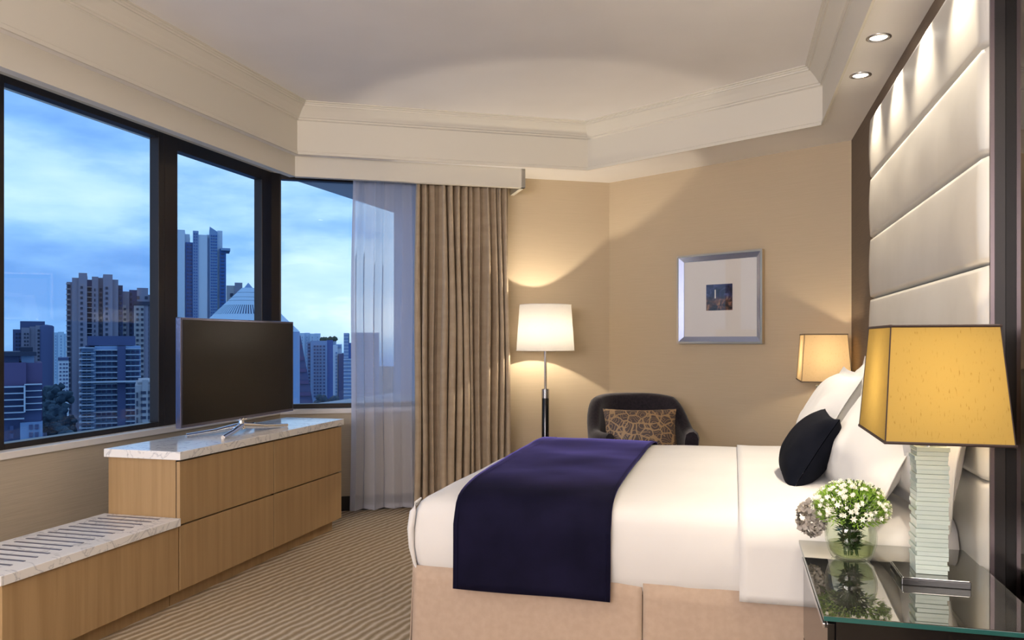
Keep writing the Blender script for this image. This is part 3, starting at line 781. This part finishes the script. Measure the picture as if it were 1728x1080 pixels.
sc = MB(); sc.loft([[(x,y,z) for (x,y) in rrect(-.285+e,.285-e,-.37+e,.23-e,.08,5,4)] for e,z in ((.02,.30),(.003,.31),(0,.33),(0,.40),(.01,.425),(.04,.44),(.1,.447))], cap=True)
sc.build('seat_cushion', M_chair, ac)
for (x, y) in ((-.24,-.27),(.24,-.27),(-.22,.20),(.22,.20)):
    MB().tube([(x,y,.245),(x*1.12,y*1.12,0)], [.022,.013], 10).build('leg', M_black, ac)
def floral():
    m = mat('floral_brocade', rough=.5, spec=.4); t = m.node_tree; b = t.nodes['Principled BSDF']; l = t.links.new
    tc = N(t,'ShaderNodeTexCoord'); n0 = N(t,'ShaderNodeTexNoise'); n0.inputs['Scale'].default_value = 9; l(tc.outputs['Object'], n0.inputs['Vector'])
    mx = N(t,'ShaderNodeMix', data_type='RGBA'); mx.blend_type='ADD'; mx.inputs[0].default_value=.05; l(tc.outputs['Object'], mx.inputs[6]); l(n0.outputs['Color'], mx.inputs[7])
    v1 = N(t,'ShaderNodeTexVoronoi'); v1.feature = 'DISTANCE_TO_EDGE'; v1.inputs['Scale'].default_value = 17; l(mx.outputs[2], v1.inputs['Vector'])
    v2 = N(t,'ShaderNodeTexVoronoi'); v2.inputs['Scale'].default_value = 9; l(mx.outputs[2], v2.inputs['Vector'])
    sn = N(t,'ShaderNodeMath'); sn.operation='MULTIPLY'; sn.inputs[1].default_value = 50; l(v2.outputs['Distance'], sn.inputs[0])
    s2 = N(t,'ShaderNodeMath'); s2.operation='SINE'; l(sn.outputs[0], s2.inputs[0])
    r1 = ramp(t, [(.05,(1,1,1)),(.09,(0,0,0))]); l(v1.outputs['Distance'], r1.inputs[0])
    r2 = ramp(t, [(.80,(0,0,0)),(.95,(1,1,1))]); l(s2.outputs[0], r2.inputs[0])
    mm = N(t,'ShaderNodeMix', data_type='RGBA'); mm.blend_type='LIGHTEN'; mm.inputs[0].default_value=1; l(r1.outputs[0], mm.inputs[6]); l(r2.outputs[0], mm.inputs[7])
    c = N(t,'ShaderNodeMix', data_type='RGBA'); l(mm.outputs[2], c.inputs[0]); c.inputs[6].default_value=(.085,.062,.055,1); c.inputs[7].default_value=(.38,.25,.13,1)
    l(c.outputs[2], b.inputs['Base Color']); return m
fc = pillow_mb(.52, .32, .15, seed=12, pinch=.07, wr=.004).build('throw_cushion', floral(), None, weld=True)
fc.matrix_world = Matrix.Translation((-.625, 5.68, .665)) @ Matrix.Rotation(R(14),4,'Z') @ Matrix.Rotation(R(-20),4,'X')
tag(fc, 'brown floral scroll cushion resting in the dark armchair', 'cushion')

# ------------------------------------------------------------------ framed picture on the far right wall
fcn = Vector((-.094, 6.206)); zc = 1.612
pic = thing('picture_frame', 'square silver blue framed print with wide white mat', 'picture', (fcn.x, fcn.y, zc), math.atan2(DC.y, DC.x))
# local x along the wall, -y into the room
fw, fh = .716, .675
def frame_ring(o0, o1, ya, yb, name, mt):
    mb = MB()
    a = [(-fw/2+o0,-fh/2+o0),(fw/2-o0,-fh/2+o0),(fw/2-o0,fh/2-o0),(-fw/2+o0,fh/2-o0)]
    b = [(-fw/2+o1,-fh/2+o1),(fw/2-o1,-fh/2+o1),(fw/2-o1,fh/2-o1),(-fw/2+o1,fh/2-o1)]
    loops = [[(x,0,z) for x,z in a],[(x,ya,z) for x,z in a],[(x,yb,z) for x,z in b],[(x,-.004,z) for x,z in b]]
    mb.loft(loops, cap=False, smooth=False); return mb.build(name, mt, pic)
frame_ring(0, .014, -.034, -.034, 'outer_frame', mat('champagne_metal', (.62,.52,.38), .3, .8))
frame_ring(.014, .052, -.030, -.014, 'inner_frame', mat('blue_silver_metal', (.36,.42,.62), .25, .75))
MB().box(-fw/2+.05, fw/2-.05, -.008, -.004, -fh/2+.05, fh/2-.05).build('mat_board', M_paper, pic)
def painting():
    m = mat('small_landscape_print', rough=.6); t = m.node_tree; b = t.nodes['Principled BSDF']; l = t.links.new
    tc = N(t,'ShaderNodeTexCoord'); n0 = N(t,'ShaderNodeTexNoise'); n0.inputs['Scale'].default_value = 22; n0.inputs['Detail'].default_value = 6; n0.inputs['Distortion'].default_value = 1; l(tc.outputs['Object'], n0.inputs['Vector'])
    up = ramp(t, [(.35,(.006,.008,.03)),(.55,(.03,.035,.12)),(.68,(.10,.12,.28))]); lo = ramp(t, [(.35,(.01,.008,.012)),(.5,(.10,.05,.035)),(.62,(.32,.14,.08)),(.72,(.45,.34,.05))])
    l(n0.outputs['Fac'], up.inputs[0]); l(n0.outputs['Fac'], lo.inputs[0])
    sx = N(t,'ShaderNodeSeparateXYZ'); l(tc.outputs['Object'], sx.inputs[0])
    mr = N(t,'ShaderNodeMapRange'); mr.inputs[1].default_value=-.02; mr.inputs[2].default_value=.02; l(sx.outputs[2], mr.inputs[0])
    mx = N(t,'ShaderNodeMix', data_type='RGBA'); l(mr.outputs[0], mx.inputs[0]); l(lo.outputs[0], mx.inputs[6]); l(up.outputs[0], mx.inputs[7])
    l(mx.outputs[2], b.inputs['Base Color']); return m
MB().box(-.112, .108, -.0095, -.008, -.090, .105).build('print', painting(), pic)
MB().prism([(-.040,-.0095),(-.030,-.0095),(-.034,-.0102),(-.038,-.0102)], .0, .065).build('waterfall_streak', M_paper, pic)
MB().box(-fw/2+.05, fw/2-.05, -.0145, -.0125, -fh/2+.05, fh/2-.05).build('glazing', glass_pane('picture_glazing', (1,1,1)), pic)

# ------------------------------------------------------------------ vase with flowers
VX, VY = .337, 2.575
va = thing('glass_vase', 'clear rounded glass vase half full of water on the near bedside table', 'vase', (VX, VY, NS_Z))
vp = [(.001,0),(.040,0),(.050,.004),(.058,.02),(.066,.05),(.068,.075),(.064,.10),(.058,.122)]
vi = [(.055,.122),(.061,.10),(.064,.075),(.062,.05),(.054,.022),(.044,.010),(.001,.009)]
def rsq(prof, seg=40, e=.82):
    loops = []
    for r, z in prof:
        lp = []
        for i in range(seg):
            a = 2*math.pi*i/seg+R(20); c, s_ = math.cos(a), math.sin(a)
            k = 1/(abs(math.cos(a-R(20)))**4 + abs(math.sin(a-R(20)))**4)**.25
            lp.append((r*(.92+.08*k)*c*e*k**.5 + 0, r*s_*e*k**.5*(.92+.08*k), z))
        loops.append(lp)
    return MB().loft(loops, cap=True)
rsq(vp+vi, e=1.0).build('glass', M_vase, va)
rsq([(.001,.011),(.042,.012),(.052,.022),(.0585,.048),(.001,.049)], e=1.0).build('water', M_water, va)
fl2 = thing('flower_bouquet', 'bouquet of small white flowers and green buds in the vase', 'flowers', (VX, VY, NS_Z))
rnd = random.Random(21)
st = MB(); heads = []
for k in range(34):
    a = rnd.uniform(0, 2*math.pi); r = math.sqrt(rnd.random())*.092
    hx, hy = r*math.cos(a)*1.05+.006, r*math.sin(a); hzz = .150 + .085*math.sqrt(max(0, 1-(r/.102)**2)) + rnd.uniform(-.008,.008)
    b_ = (rnd.uniform(-.02,.02), rnd.uniform(-.02,.02), .014)
    st.tube([b_, (b_[0]*.5+hx*.12, b_[1]*.5+hy*.12, .09), (hx*.7,hy*.7,hzz-.035), (hx,hy,hzz)], .0016, 5)
    heads.append((hx,hy,hzz))
stuffp(st.build('stem', M_stem, fl2))
lf = MB()
def leaf(mb, p, d, L_, w):
    p = Vector(p); d = Vector(d).normalized(); s_ = d.cross(Vector((0,0,1)));
    s_ = s_.normalized() if s_.length > .01 else Vector((1,0,0)); nrm = s_.cross(d)
    mb.add([p, p+d*L_*.45+s_*w-nrm*w*.3, p+d*L_, p+d*L_*.45-s_*w-nrm*w*.3, p+d*L_*.5+nrm*w*.2], [(0,1,4),(1,2,4),(2,3,4),(3,0,4)], True)
for k in range(420):   # leaves inside and above the vase
    z = rnd.uniform(.03,.15); a = rnd.uniform(0,2*math.pi); r = rnd.uniform(0,.010+.028*(z/.15))
    leaf(lf, (r*math.cos(a), r*math.sin(a), z), (math.cos(a), math.sin(a), rnd.uniform(-.4,1)), rnd.uniform(.018,.034), .0055)
for k in range(12):
    a = rnd.uniform(0,2*math.pi)
    leaf(lf, (.06*math.cos(a), .06*math.sin(a), .145), (math.cos(a), math.sin(a), rnd.uniform(-.1,.5)), rnd.uniform(.03,.045), .008)
stuffp(lf.build('leaf', M_stem, fl2, recalc=False))
bd = MB()
def dome(tmax=1.95, k_=1.0):
    th = math.acos(1-rnd.random()*(1-math.cos(tmax))); a = rnd.uniform(0, 2*math.pi)
    n_ = Vector((math.sin(th)*math.cos(a), math.sin(th)*math.sin(a), math.cos(th)))
    return Vector((n_.x*.100*k_, n_.y*.100*k_, .152+n_.z*.072*k_)), n_
for k in range(2600):
    p_, n_ = dome(2.1, rnd.uniform(.78,.98))
    leaf(bd, p_, n_+Vector((rnd.uniform(-.5,.5), rnd.uniform(-.5,.5), rnd.uniform(.0,.6))), rnd.uniform(.010,.019), .0026)
stuffp(bd.build('bud', M_leaf2, fl2, recalc=False))
fm = MB()
for k in range(6):
    a = k*math.pi/3; p = (.0058*math.cos(a), .0058*math.sin(a), .0015)
    fm.add([(0,0,0),(.0045*math.cos(a-.5),.0045*math.sin(a-.5),.0012),(.0088*math.cos(a),.0088*math.sin(a),.0030),(.0045*math.cos(a+.5),.0045*math.sin(a+.5),.0012)], [(0,1,2,3)], True)
for k in range(5):
    a = k*2*math.pi/5+.3
    fm.add([(0,0,.001),(.003*math.cos(a-.6),.003*math.sin(a-.6),.004),(.0052*math.cos(a),.0052*math.sin(a),.007),(.003*math.cos(a+.6),.003*math.sin(a+.6),.004)], [(0,1,2,3)], True)
fo = fm.build('blossom', M_petal, fl2, recalc=False)
for k in range(170):
    p_, n_ = dome(1.75)
    o = fo if k == 0 else inst(fo, fl2)
    o.location = p_ + n_*.007
    q_ = (n_+Vector((rnd.uniform(-.3,.3), rnd.uniform(-.3,.3), .25))).to_track_quat('Z','Y'); o.rotation_euler = q_.to_euler()
    s_ = rnd.uniform(.7,1.3); o.scale = (s_, s_, s_)
# drooping pale bloom at the left of the bouquet
dp = thing('drooping_bloom', 'pale ruffled bloom drooping over the left side of the vase', 'flower', (VX-.104, VY+.070, NS_Z+.100))
pm = MB()
for k in range(150):
    v = Vector((rnd.gauss(0,1), rnd.gauss(0,1), rnd.gauss(0,1))).normalized(); c = Vector((v.x*.040, v.y*.034, v.z*.052))
    v = (v + Vector((rnd.gauss(0,.6), rnd.gauss(0,.6), rnd.gauss(0,.6)))).normalized()
    u_ = v.orthogonal().normalized(); w_ = v.cross(u_)
    s_ = rnd.uniform(.008,.014)
    ptsr = [c + (u_*math.cos(t_*math.pi/4)+w_*math.sin(t_*math.pi/4))*s_*(.8+.2*rnd.random()) + v*(.004*((t_%2)*2-1)) for t_ in range(8)]
    pm.add([c-v*.004]+ptsr, [(0,i+1,(i+1)%8+1) for i in range(8)], True)
stuffp(pm.build('petal', mat('shade_toned_petal', (.40,.36,.31), .8), dp, recalc=False))  # white petals toned down to carry the shade they hang in
MB().tube([(.02,-.02,.0),(.05,-.04,.015),(.09,-.065,.03)], .002, 6).build('stem', M_stem, dp)

# ------------------------------------------------------------------ city outside
GZ = -62.0
def gpos(px, dep): u = (px-864)/F_PX; v = DV*dep + RV*(u*dep); return Vector((v.x, v.y, 0))
def zat(py, dep): return CAM_H + (574-py)/F_PX*dep
ground = MB().prism([(-1500,30),(-1500,1800),(700,1800),(-20,30)], GZ-1, GZ).build('ground_outside', textured(mat('city_ground', rough=.95), (.05,.07,.08), (.12,.14,.16), (1,1,1), .05, 5))
struct(ground, 'hazy city ground far below')
def bmat(n, c): return mat(n, c, .8, spec=.2)
B_taupe = bmat('haze_tinted_taupe', (.21,.21,.28)); B_taupe2 = bmat('pale_concrete', (.30,.30,.33)); B_dk = bmat('dark_window', (.035,.045,.08)); B_navy = bmat('navy_cladding', (.07,.09,.19))  # taupe lifted towards blue to stand in for haze
B_pale = bmat('pale_blue_concrete', (.52,.60,.70)); B_mid = bmat('blue_grey_concrete', (.20,.30,.48)); B_haze = bmat('haze_tinted_concrete', (.42,.58,.74)); B_purple = bmat('plum_cladding', (.10,.08,.17)); B_line = bmat('white_slab_edge', (.42,.50,.60))  # far towers get their haze from a pale blue base colour
B_blue = bmat('deep_blue_cladding', (.06,.13,.34))
class Tower:
    def __init__(s, label, px0, px1, dep, group='city towers outside the windows', name='tower_block', yaw=0):
        s.dep = dep; s.px0 = px0; s.px1 = px1; s.k = dep/F_PX
        c = gpos((px0+px1)/2, dep)
        s.ca = math.cos(math.atan(((px0+px1)/2-864)/F_PX)); ang = YAW + R(yaw) - math.atan(((px0+px1)/2-864)/F_PX)
        s.root = thing(name, label, 'building', (c.x, c.y, GZ), ang, group); s.cx = (px0+px1)/2
    def X(s, px): return (px-s.cx)*s.k*s.ca
    def Z(s, py): return zat(py, s.dep)-GZ
    def block(s, a, b, top, m, d0=0, d1=14, bottom=None, name='block'):
        z0 = 0 if bottom is None else s.Z(bottom)
        return MB().box(s.X(a), s.X(b), d0, d1, z0, s.Z(top)).build(name, m, s.root)
    def windows(s, cols, y0, y1, step, w, h, m=None, d0=0, name='window'):
        mb = MB(); y = y0
        while y < y1:
            for c in cols: mb.box(s.X(c-w/2), s.X(c+w/2), d0-.25, d0+.3, s.Z(y+h), s.Z(y))
            y += step
        return stuffp(mb.build(name, m or B_dk, s.root))
    def slabs(s, a, b, y0, y1, step, h, m, d0=-1.2, name='balcony'):
        mb = MB(); y = y0
        while y < y1:
            mb.box(s.X(a), s.X(b), d0, .4, s.Z(y+h), s.Z(y)); y += step
        return stuffp(mb.build(name, m, s.root))
# main taupe tower
t = Tower('tall taupe apartment tower with stepped roof left of the mullion', 112, 208, 200)
t.block(113,122,477,B_taupe); t.block(122,133,470,B_taupe,-.6); t.block(133,147,462,B_taupe,-1.4); t.block(147,156,472,B_navy,.6); t.block(155,166,467,B_taupe,-.3); t.block(166,174,468,B_taupe,.8); t.block(174,190,463,B_taupe,-1.4); t.block(190,200,471,B_taupe,-.4); t.block(200,208,480,B_navy,.5)
t.windows([138,180],484,700,8.7,4,4.2,d0=-1.4); t.windows([117,204],482,720,8.7,5,5); t.windows([160],487,640,8.7,2,4.5,d0=-.3); t.windows([151,170],486,700,8.7,4,4.6,d0=.55)
t.slabs(112,118,480,720,8.7,1.1,B_taupe2,-1.0); t.slabs(147,155,484,620,8.7,1.2,B_taupe2,-.6)
t = Tower('lower taupe apartment wing adjoining the tall stepped tower', 206, 262, 206)
t.block(206,218,492,B_taupe,.8); t.block(218,231,489,B_navy,1.4); t.block(231,250,486,B_taupe,-.8); t.block(250,261,497,B_taupe); t.block(207,213,515,B_taupe2,.0); t.block(226,243,516,B_taupe2,-1.1); t.block(225,258,509,B_dk,-1.3,2,515,'roof_band')
t.windows([232,240],520,720,8.7,4,4,d0=-1.1); t.windows([211],520,720,8.7,4,4); t.windows([248,256],520,730,8.2,5,5); t.windows([233,247],500,506,9,5,5,d0=-.8); t.windows([221],494,640,8.7,2.4,4.6,d0=1.4)
# balcony block
t = Tower('blue balcony apartment block in front of the taupe tower', 134, 240, 130)
t.block(148,229,567,B_navy,0,12,583,'roof_block'); t.block(144,166,583,B_navy,1); t.block(138,162,586,B_mid,-.8); t.block(160,198,584,B_mid,0); t.block(198,212,584,B_navy,-1.2); t.block(212,238,584,B_mid,-.2)
t.windows([143,151],594,730,9.4,6,5.5,d0=-.8); t.windows([167,175,184,193],592,730,9.4,6,5,d0=0,m=B_navy); t.windows([217,225,233],592,730,9.4,5,5,d0=-.2,m=B_navy)
t.slabs(135,160,586,738,9.4,1.4,B_line,-2.6); t.slabs(158,198,590,738,9.4,1.3,B_line,-1.4); t.slabs(212,238,588,738,9.4,1.2,B_line,-1.8); t.slabs(134,236,642,645,9.4,2.2,B_line,-3)
t = Tower('small pale office block low beside the window mullion', 228, 266, 100)
t.block(228,266,650,B_taupe2); t.block(240,250,641,B_taupe2,-.2,6); t.block(232,262,646,B_taupe2,2)
t.windows([242,254],660,740,10.5,9,5); t.windows([231.5],662,740,14,2.5,9)
# left dark tower
t = Tower('dark tower with rounded corner bay at the far left', 22, 90, 230)
t.block(34,76,542,B_navy,1); t.block(22,36,556,B_navy,0); t.block(36,50,553,B_taupe,-.5); t.block(50,60,551,B_taupe,.2); t.block(60,72,549,B_taupe,-.2); t.block(84,91,560,B_taupe)
MB().lathe([(2.0,0),(2.0,t.Z(551)),(1.6,t.Z(549)),(.1,t.Z(547.5))], (t.X(78),1.0,0), 20).build('round_bay', B_navy, t.root)
t.windows([28,33],562,640,6.2,2.6,3); t.windows([42,47],562,640,6.2,2.4,3,d0=-.5); t.windows([65],556,650,6.2,3.2,3,d0=-.2); t.windows([87],566,650,6.2,3,3)
t = Tower('haze-tinted pale tower beyond the dark left tower', 88, 112, 520)
t.block(90,98,561,B_haze); t.block(98,108,560,B_haze,-2); t.block(106,112,563,B_haze); t.windows([94,103],566,640,5,1.6,2.4,m=B_mid,d0=-2)
t = Tower('small white block between the two taupe towers', 98, 115, 180)
t.block(98,116,608,B_pale); t.block(98,116,604,B_navy,-.3,10,608,'roof_band'); t.windows([102,108,113],613,660,6.4,2.6,2.8,m=B_navy)
# left low plum building with pavilion roof
t = Tower('plum building with white balcony rails at the lower left edge', 8, 72, 110)
t.block(-30,44,612,B_purple,0,12); t.block(44,72,613,B_purple,.8,12); t.block(-30,70,650,B_navy,-.4,10)
t.slabs(-30,41,651,708,10.6,1.5,B_line,-1.8,'balcony'); t.slabs(41,71,648,700,10.6,1.3,B_line,-1.3,'balcony'); t.block(40,43,650,B_line,-1.9,0,694,'balcony_post')
t.block(36,58,600,B_mid,2,10); t.block(-10,32,598,B_navy,2,10); t.block(-10,62,594,B_dk,1,12,601,'eave'); t.block(34,56,586,B_dk,3,10,594,'pavilion_roof'); t.block(34,72,712,B_mid,-1.0,8); t.windows([20,52,62],716,745,13,6,8,m=B_navy,d0=-1.0)
# tall slab group seen in the second window
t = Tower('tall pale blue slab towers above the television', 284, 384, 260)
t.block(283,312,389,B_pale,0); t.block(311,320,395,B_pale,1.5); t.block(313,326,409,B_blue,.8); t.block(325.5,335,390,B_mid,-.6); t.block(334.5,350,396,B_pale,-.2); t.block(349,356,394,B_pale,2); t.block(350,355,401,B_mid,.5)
mb = MB().box(t.X(354), t.X(367), -.8, 12, 0, t.Z(390)); mb.add([(t.X(354),-.8,t.Z(390)),(t.X(367),-.8,t.Z(390)),(t.X(354),-.8,t.Z(382)),(t.X(354),12,t.Z(390)),(t.X(367),12,t.Z(390)),(t.X(354),12,t.Z(382))], [(0,1,2),(3,5,4),(0,2,5,3),(1,4,5,2)]); mb.build('block', B_mid, t.root)
t.block(367,376,387,B_pale,1); t.block(371,382,418,B_blue,-.3); 
MB().box(t.X(373), t.X(389), -2, 8, t.Z(422), t.Z(418)).build('roof_canopy', B_mid, t.root)
t.windows([317,322],412,560,6.2,3.4,3,m=B_navy,d0=.8); t.windows([328,332],394,560,5,2,2.6,m=B_blue,d0=-.6); t.windows([357,361,365],396,560,5,2.4,2.6,m=B_blue,d0=-.8); t.windows([376],426,560,6,5,2.4,m=B_navy,d0=-.3)
t = Tower('grey block peeking out beside the conical roof', 382, 412, 210)
t.block(382,409,482,B_taupe2); t.block(396,409,477,B_taupe,-.3,8); t.windows([391,400],495,530,9,5,6)
t = Tower('small grey block right of the conical roof', 430, 448, 210)
t.block(428,447,487,B_taupe2); t.block(430,436,485,B_taupe2,1,6); t.windows([433,440],494,540,9,3,4)
# conical roof
cd = 70; cp = gpos(419, cd); kz = cd/F_PX
cn = thing('conical_roof', 'pale metal conical roof with slatted band behind the television', 'building', (cp.x, cp.y, GZ), 0, 'city towers outside the windows')
za = zat(485, cd)-GZ
def rc(py): return (py-476)*kz*1.0
seg = 48
B_cone = bmat('ribbed_metal_roof', (.40,.52,.64))
for (a, b, g) in ((486,494,0),(494.4,502,0),(502.4,508,0),(508.4,516,0),(531,560,.0)):
    MB().lathe([(rc(a),zat(a,cd)-GZ),(rc(b)+.03,zat(b,cd)-GZ)], seg=seg, cap=True, smooth=False).build('roof_band', B_cone, cn)
MB().lathe([(rc(516)-.15,zat(516,cd)-GZ),(rc(531)-.15,zat(531,cd)-GZ)], seg=seg).build('louvre_recess', B_navy, cn)
sl = None
for k in range(80):
    a = 2*math.pi*k/80
    if sl is None:
        r0, r1, z0_, z1_ = rc(516), rc(531), zat(516,cd)-GZ, zat(531,cd)-GZ
        sl = MB().add([(r0-.15,-.045,z0_),(r0+.02,-.045,z0_),(r0+.02,.045,z0_),(r0-.15,.045,z0_),(r1-.15,-.06,z1_),(r1+.02,-.06,z1_),(r1+.02,.06,z1_),(r1-.15,.06,z1_)], [(0,1,2,3),(7,6,5,4),(0,4,5,1),(1,5,6,2),(2,6,7,3),(3,7,4,0)]).build('louvre_slat', B_cone, cn); o = sl
    else: o = inst(sl, cn)
    o.rotation_euler = (0,0,a)
MB().lathe([(rc(484.5)*1.0,zat(486,cd)-GZ),(.001,zat(477,cd)-GZ)], seg=4, smooth=False).build('roof_cap', B_mid, cn)
MB().lathe([(rc(560),0),(rc(560),zat(560,cd)-GZ)], seg=seg).build('drum_wall', B_mid, cn)
# buildings seen in the bay window
t = Tower('dark tapering tower in front of the bay window skyline', 470, 528, 120)
yb_ = t.Z(700); fx = lambda py: 507 + (py-566)*(20/104)
mb = MB(); mb.add([(t.X(462),0,0),(t.X(fx(700)),0,0),(t.X(462),14,0),(t.X(fx(700)),14,0),(t.X(478),0,t.Z(566)),(t.X(507),0,t.Z(566)),(t.X(478),14,t.Z(566)),(t.X(507),14,t.Z(566))], [(0,1,5,4),(2,6,7,3),(0,4,6,2),(1,3,7,5),(4,5,7,6)])
for v_i in (1,3): mb.v[v_i] = (t.X(532), mb.v[v_i][1], t.Z(700))
for v_i in (0,2): mb.v[v_i] = (t.X(462), mb.v[v_i][1], t.Z(700))
mb.build('block', B_navy, t.root); t.block(462,532,700,B_navy,0,14)
sb = MB()
for y in (582,602,622,642,662): sb.box(t.X(464), t.X(fx(y)-1), -.3, .2, t.Z(y+6), t.Z(y))
stuffp(sb.build('facade_band', B_purple, t.root))
t = Tower('haze-tinted row of towers on the bay window skyline', 496, 542, 560)
for (a,b,y) in ((496,506,563),(506,514,562),(514,523,561.5),(523,531,563),(531,541,562.5)): t.block(a,b,y,B_haze,random.uniform(-3,3))
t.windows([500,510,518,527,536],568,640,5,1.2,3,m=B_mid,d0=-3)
t = Tower('mid blue apartment slab with rows of square windows', 517, 566, 220)
t.block(518,530,577,B_mid,1); t.block(524,552,575,B_mid,-.2); t.block(551,562,574,B_blue,.4); t.block(556,568,570,B_haze,3)
t.windows([531,536,541,547],583,668,5.6,3,2.8,m=B_navy,d0=-.2); t.windows([521.5],580,668,5.6,3.4,2.8,m=B_navy,d0=1)
gm = MB()
for k in range(14):
    gx = 543+k*1.8
    gm.lathe([(.001,-.6),(.7,-.1),(.5,.5),(.001,.8)], (t.X(gx),1.5,t.Z(573.3)+random.uniform(-.2,.3)), 7)
stuffp(gm.build('roof_garden', bmat('dark_hedge', (.03,.07,.05)), t.root))
t = Tower('white apartment block beside the mid blue slab', 561, 582, 200)
t.block(562,570,583,B_pale); t.block(567,577,581,B_pale,1); t.block(571,581,597,B_navy,-.8); t.windows([567.5],594,672,5.5,3,2.8,m=B_mid); t.windows([571],582,590,9,8,5,m=B_mid,d0=.9)
t = Tower('banded glass block nearest the sheer curtain', 580, 640, 170)
t.block(580,588,562,B_mid,1); t.block(580,640,605,B_mid,0); t.block(594,640,561,B_mid,1.2); t.block(588,595,579,B_blue,1)
t.slabs(580,588,563,604,5.6,1,B_pale,.6); t.slabs(580,640,606,672,6.1,1,B_pale,-.4); t.slabs(594,640,562,604,5.6,1,B_pale,.8)

# trees at street level
M_tree = textured(mat('dusk_tree', rough=.9, spec=.1), (.03,.05,.075), (.055,.09,.12), (1,1,1), .4, 4)
rt = random.Random(5)
def tree(px, py, dep, rpx, label):
    c = gpos(px, dep); r = rpx*dep/F_PX; zc = zat(py, dep)-GZ
    t = thing('street_tree', label, 'tree', (c.x, c.y, GZ), 0, 'dark trees between the buildings')
    bm = bmesh.new()
    for k in range(22):
        v = Vector((rt.uniform(-1,1), rt.uniform(-.5,.5), rt.uniform(-1.3,.7)))*r*.8
        mm = Matrix.Translation((v.x, v.y, zc+v.z)) @ Matrix.Scale(r*rt.uniform(.3,.55), 4)
        bmesh.ops.create_icosphere(bm, subdivisions=2, radius=1, matrix=mm)
    for v in bm.verts: v.co += Vector((noise.noise(v.co*1.1), noise.noise(v.co*1.1+Vector((9,0,0))), noise.noise(v.co*1.1+Vector((0,9,0)))))*r*.25
    me = bpy.data.meshes.new('foliage'); bm.to_mesh(me); bm.free(); me.materials.append(M_tree)
    o = bpy.data.objects.new('foliage', me); COL.objects.link(o); o.parent = t
    MB().lathe([(r*.08,0),(r*.06,zc)], seg=8).build('trunk', M_tree, t)
tl = [(76,668,'dark tree crown highest beside the plum building'),(92,660,'dark tree crown below the small white block'),(107,672,'dark tree crown tight against the tall taupe tower'),(84,688,'dark tree crown beside the balcony rails'),(103,698,'dark tree crown at the foot of the taupe tower'),(119,712,'dark tree crown in front of the balcony apartment block'),(80,712,'dark tree crown in the middle of the lowest row'),(96,726,'dark tree crown just above the window sill'),(114,738,'dark tree crown lowest of all above the sill')]
for n_t, (px,py,lb) in enumerate(tl): tree(px, py, 160-n_t*6, 14, lb)
tree(545, 676, 120, 12, 'dark tree crown low in the bay window, left'); tree(568, 678, 115, 11, 'dark tree crown low in the bay window, middle'); tree(592, 680, 110, 11, 'dark tree crown low in the bay window beside the sheer')
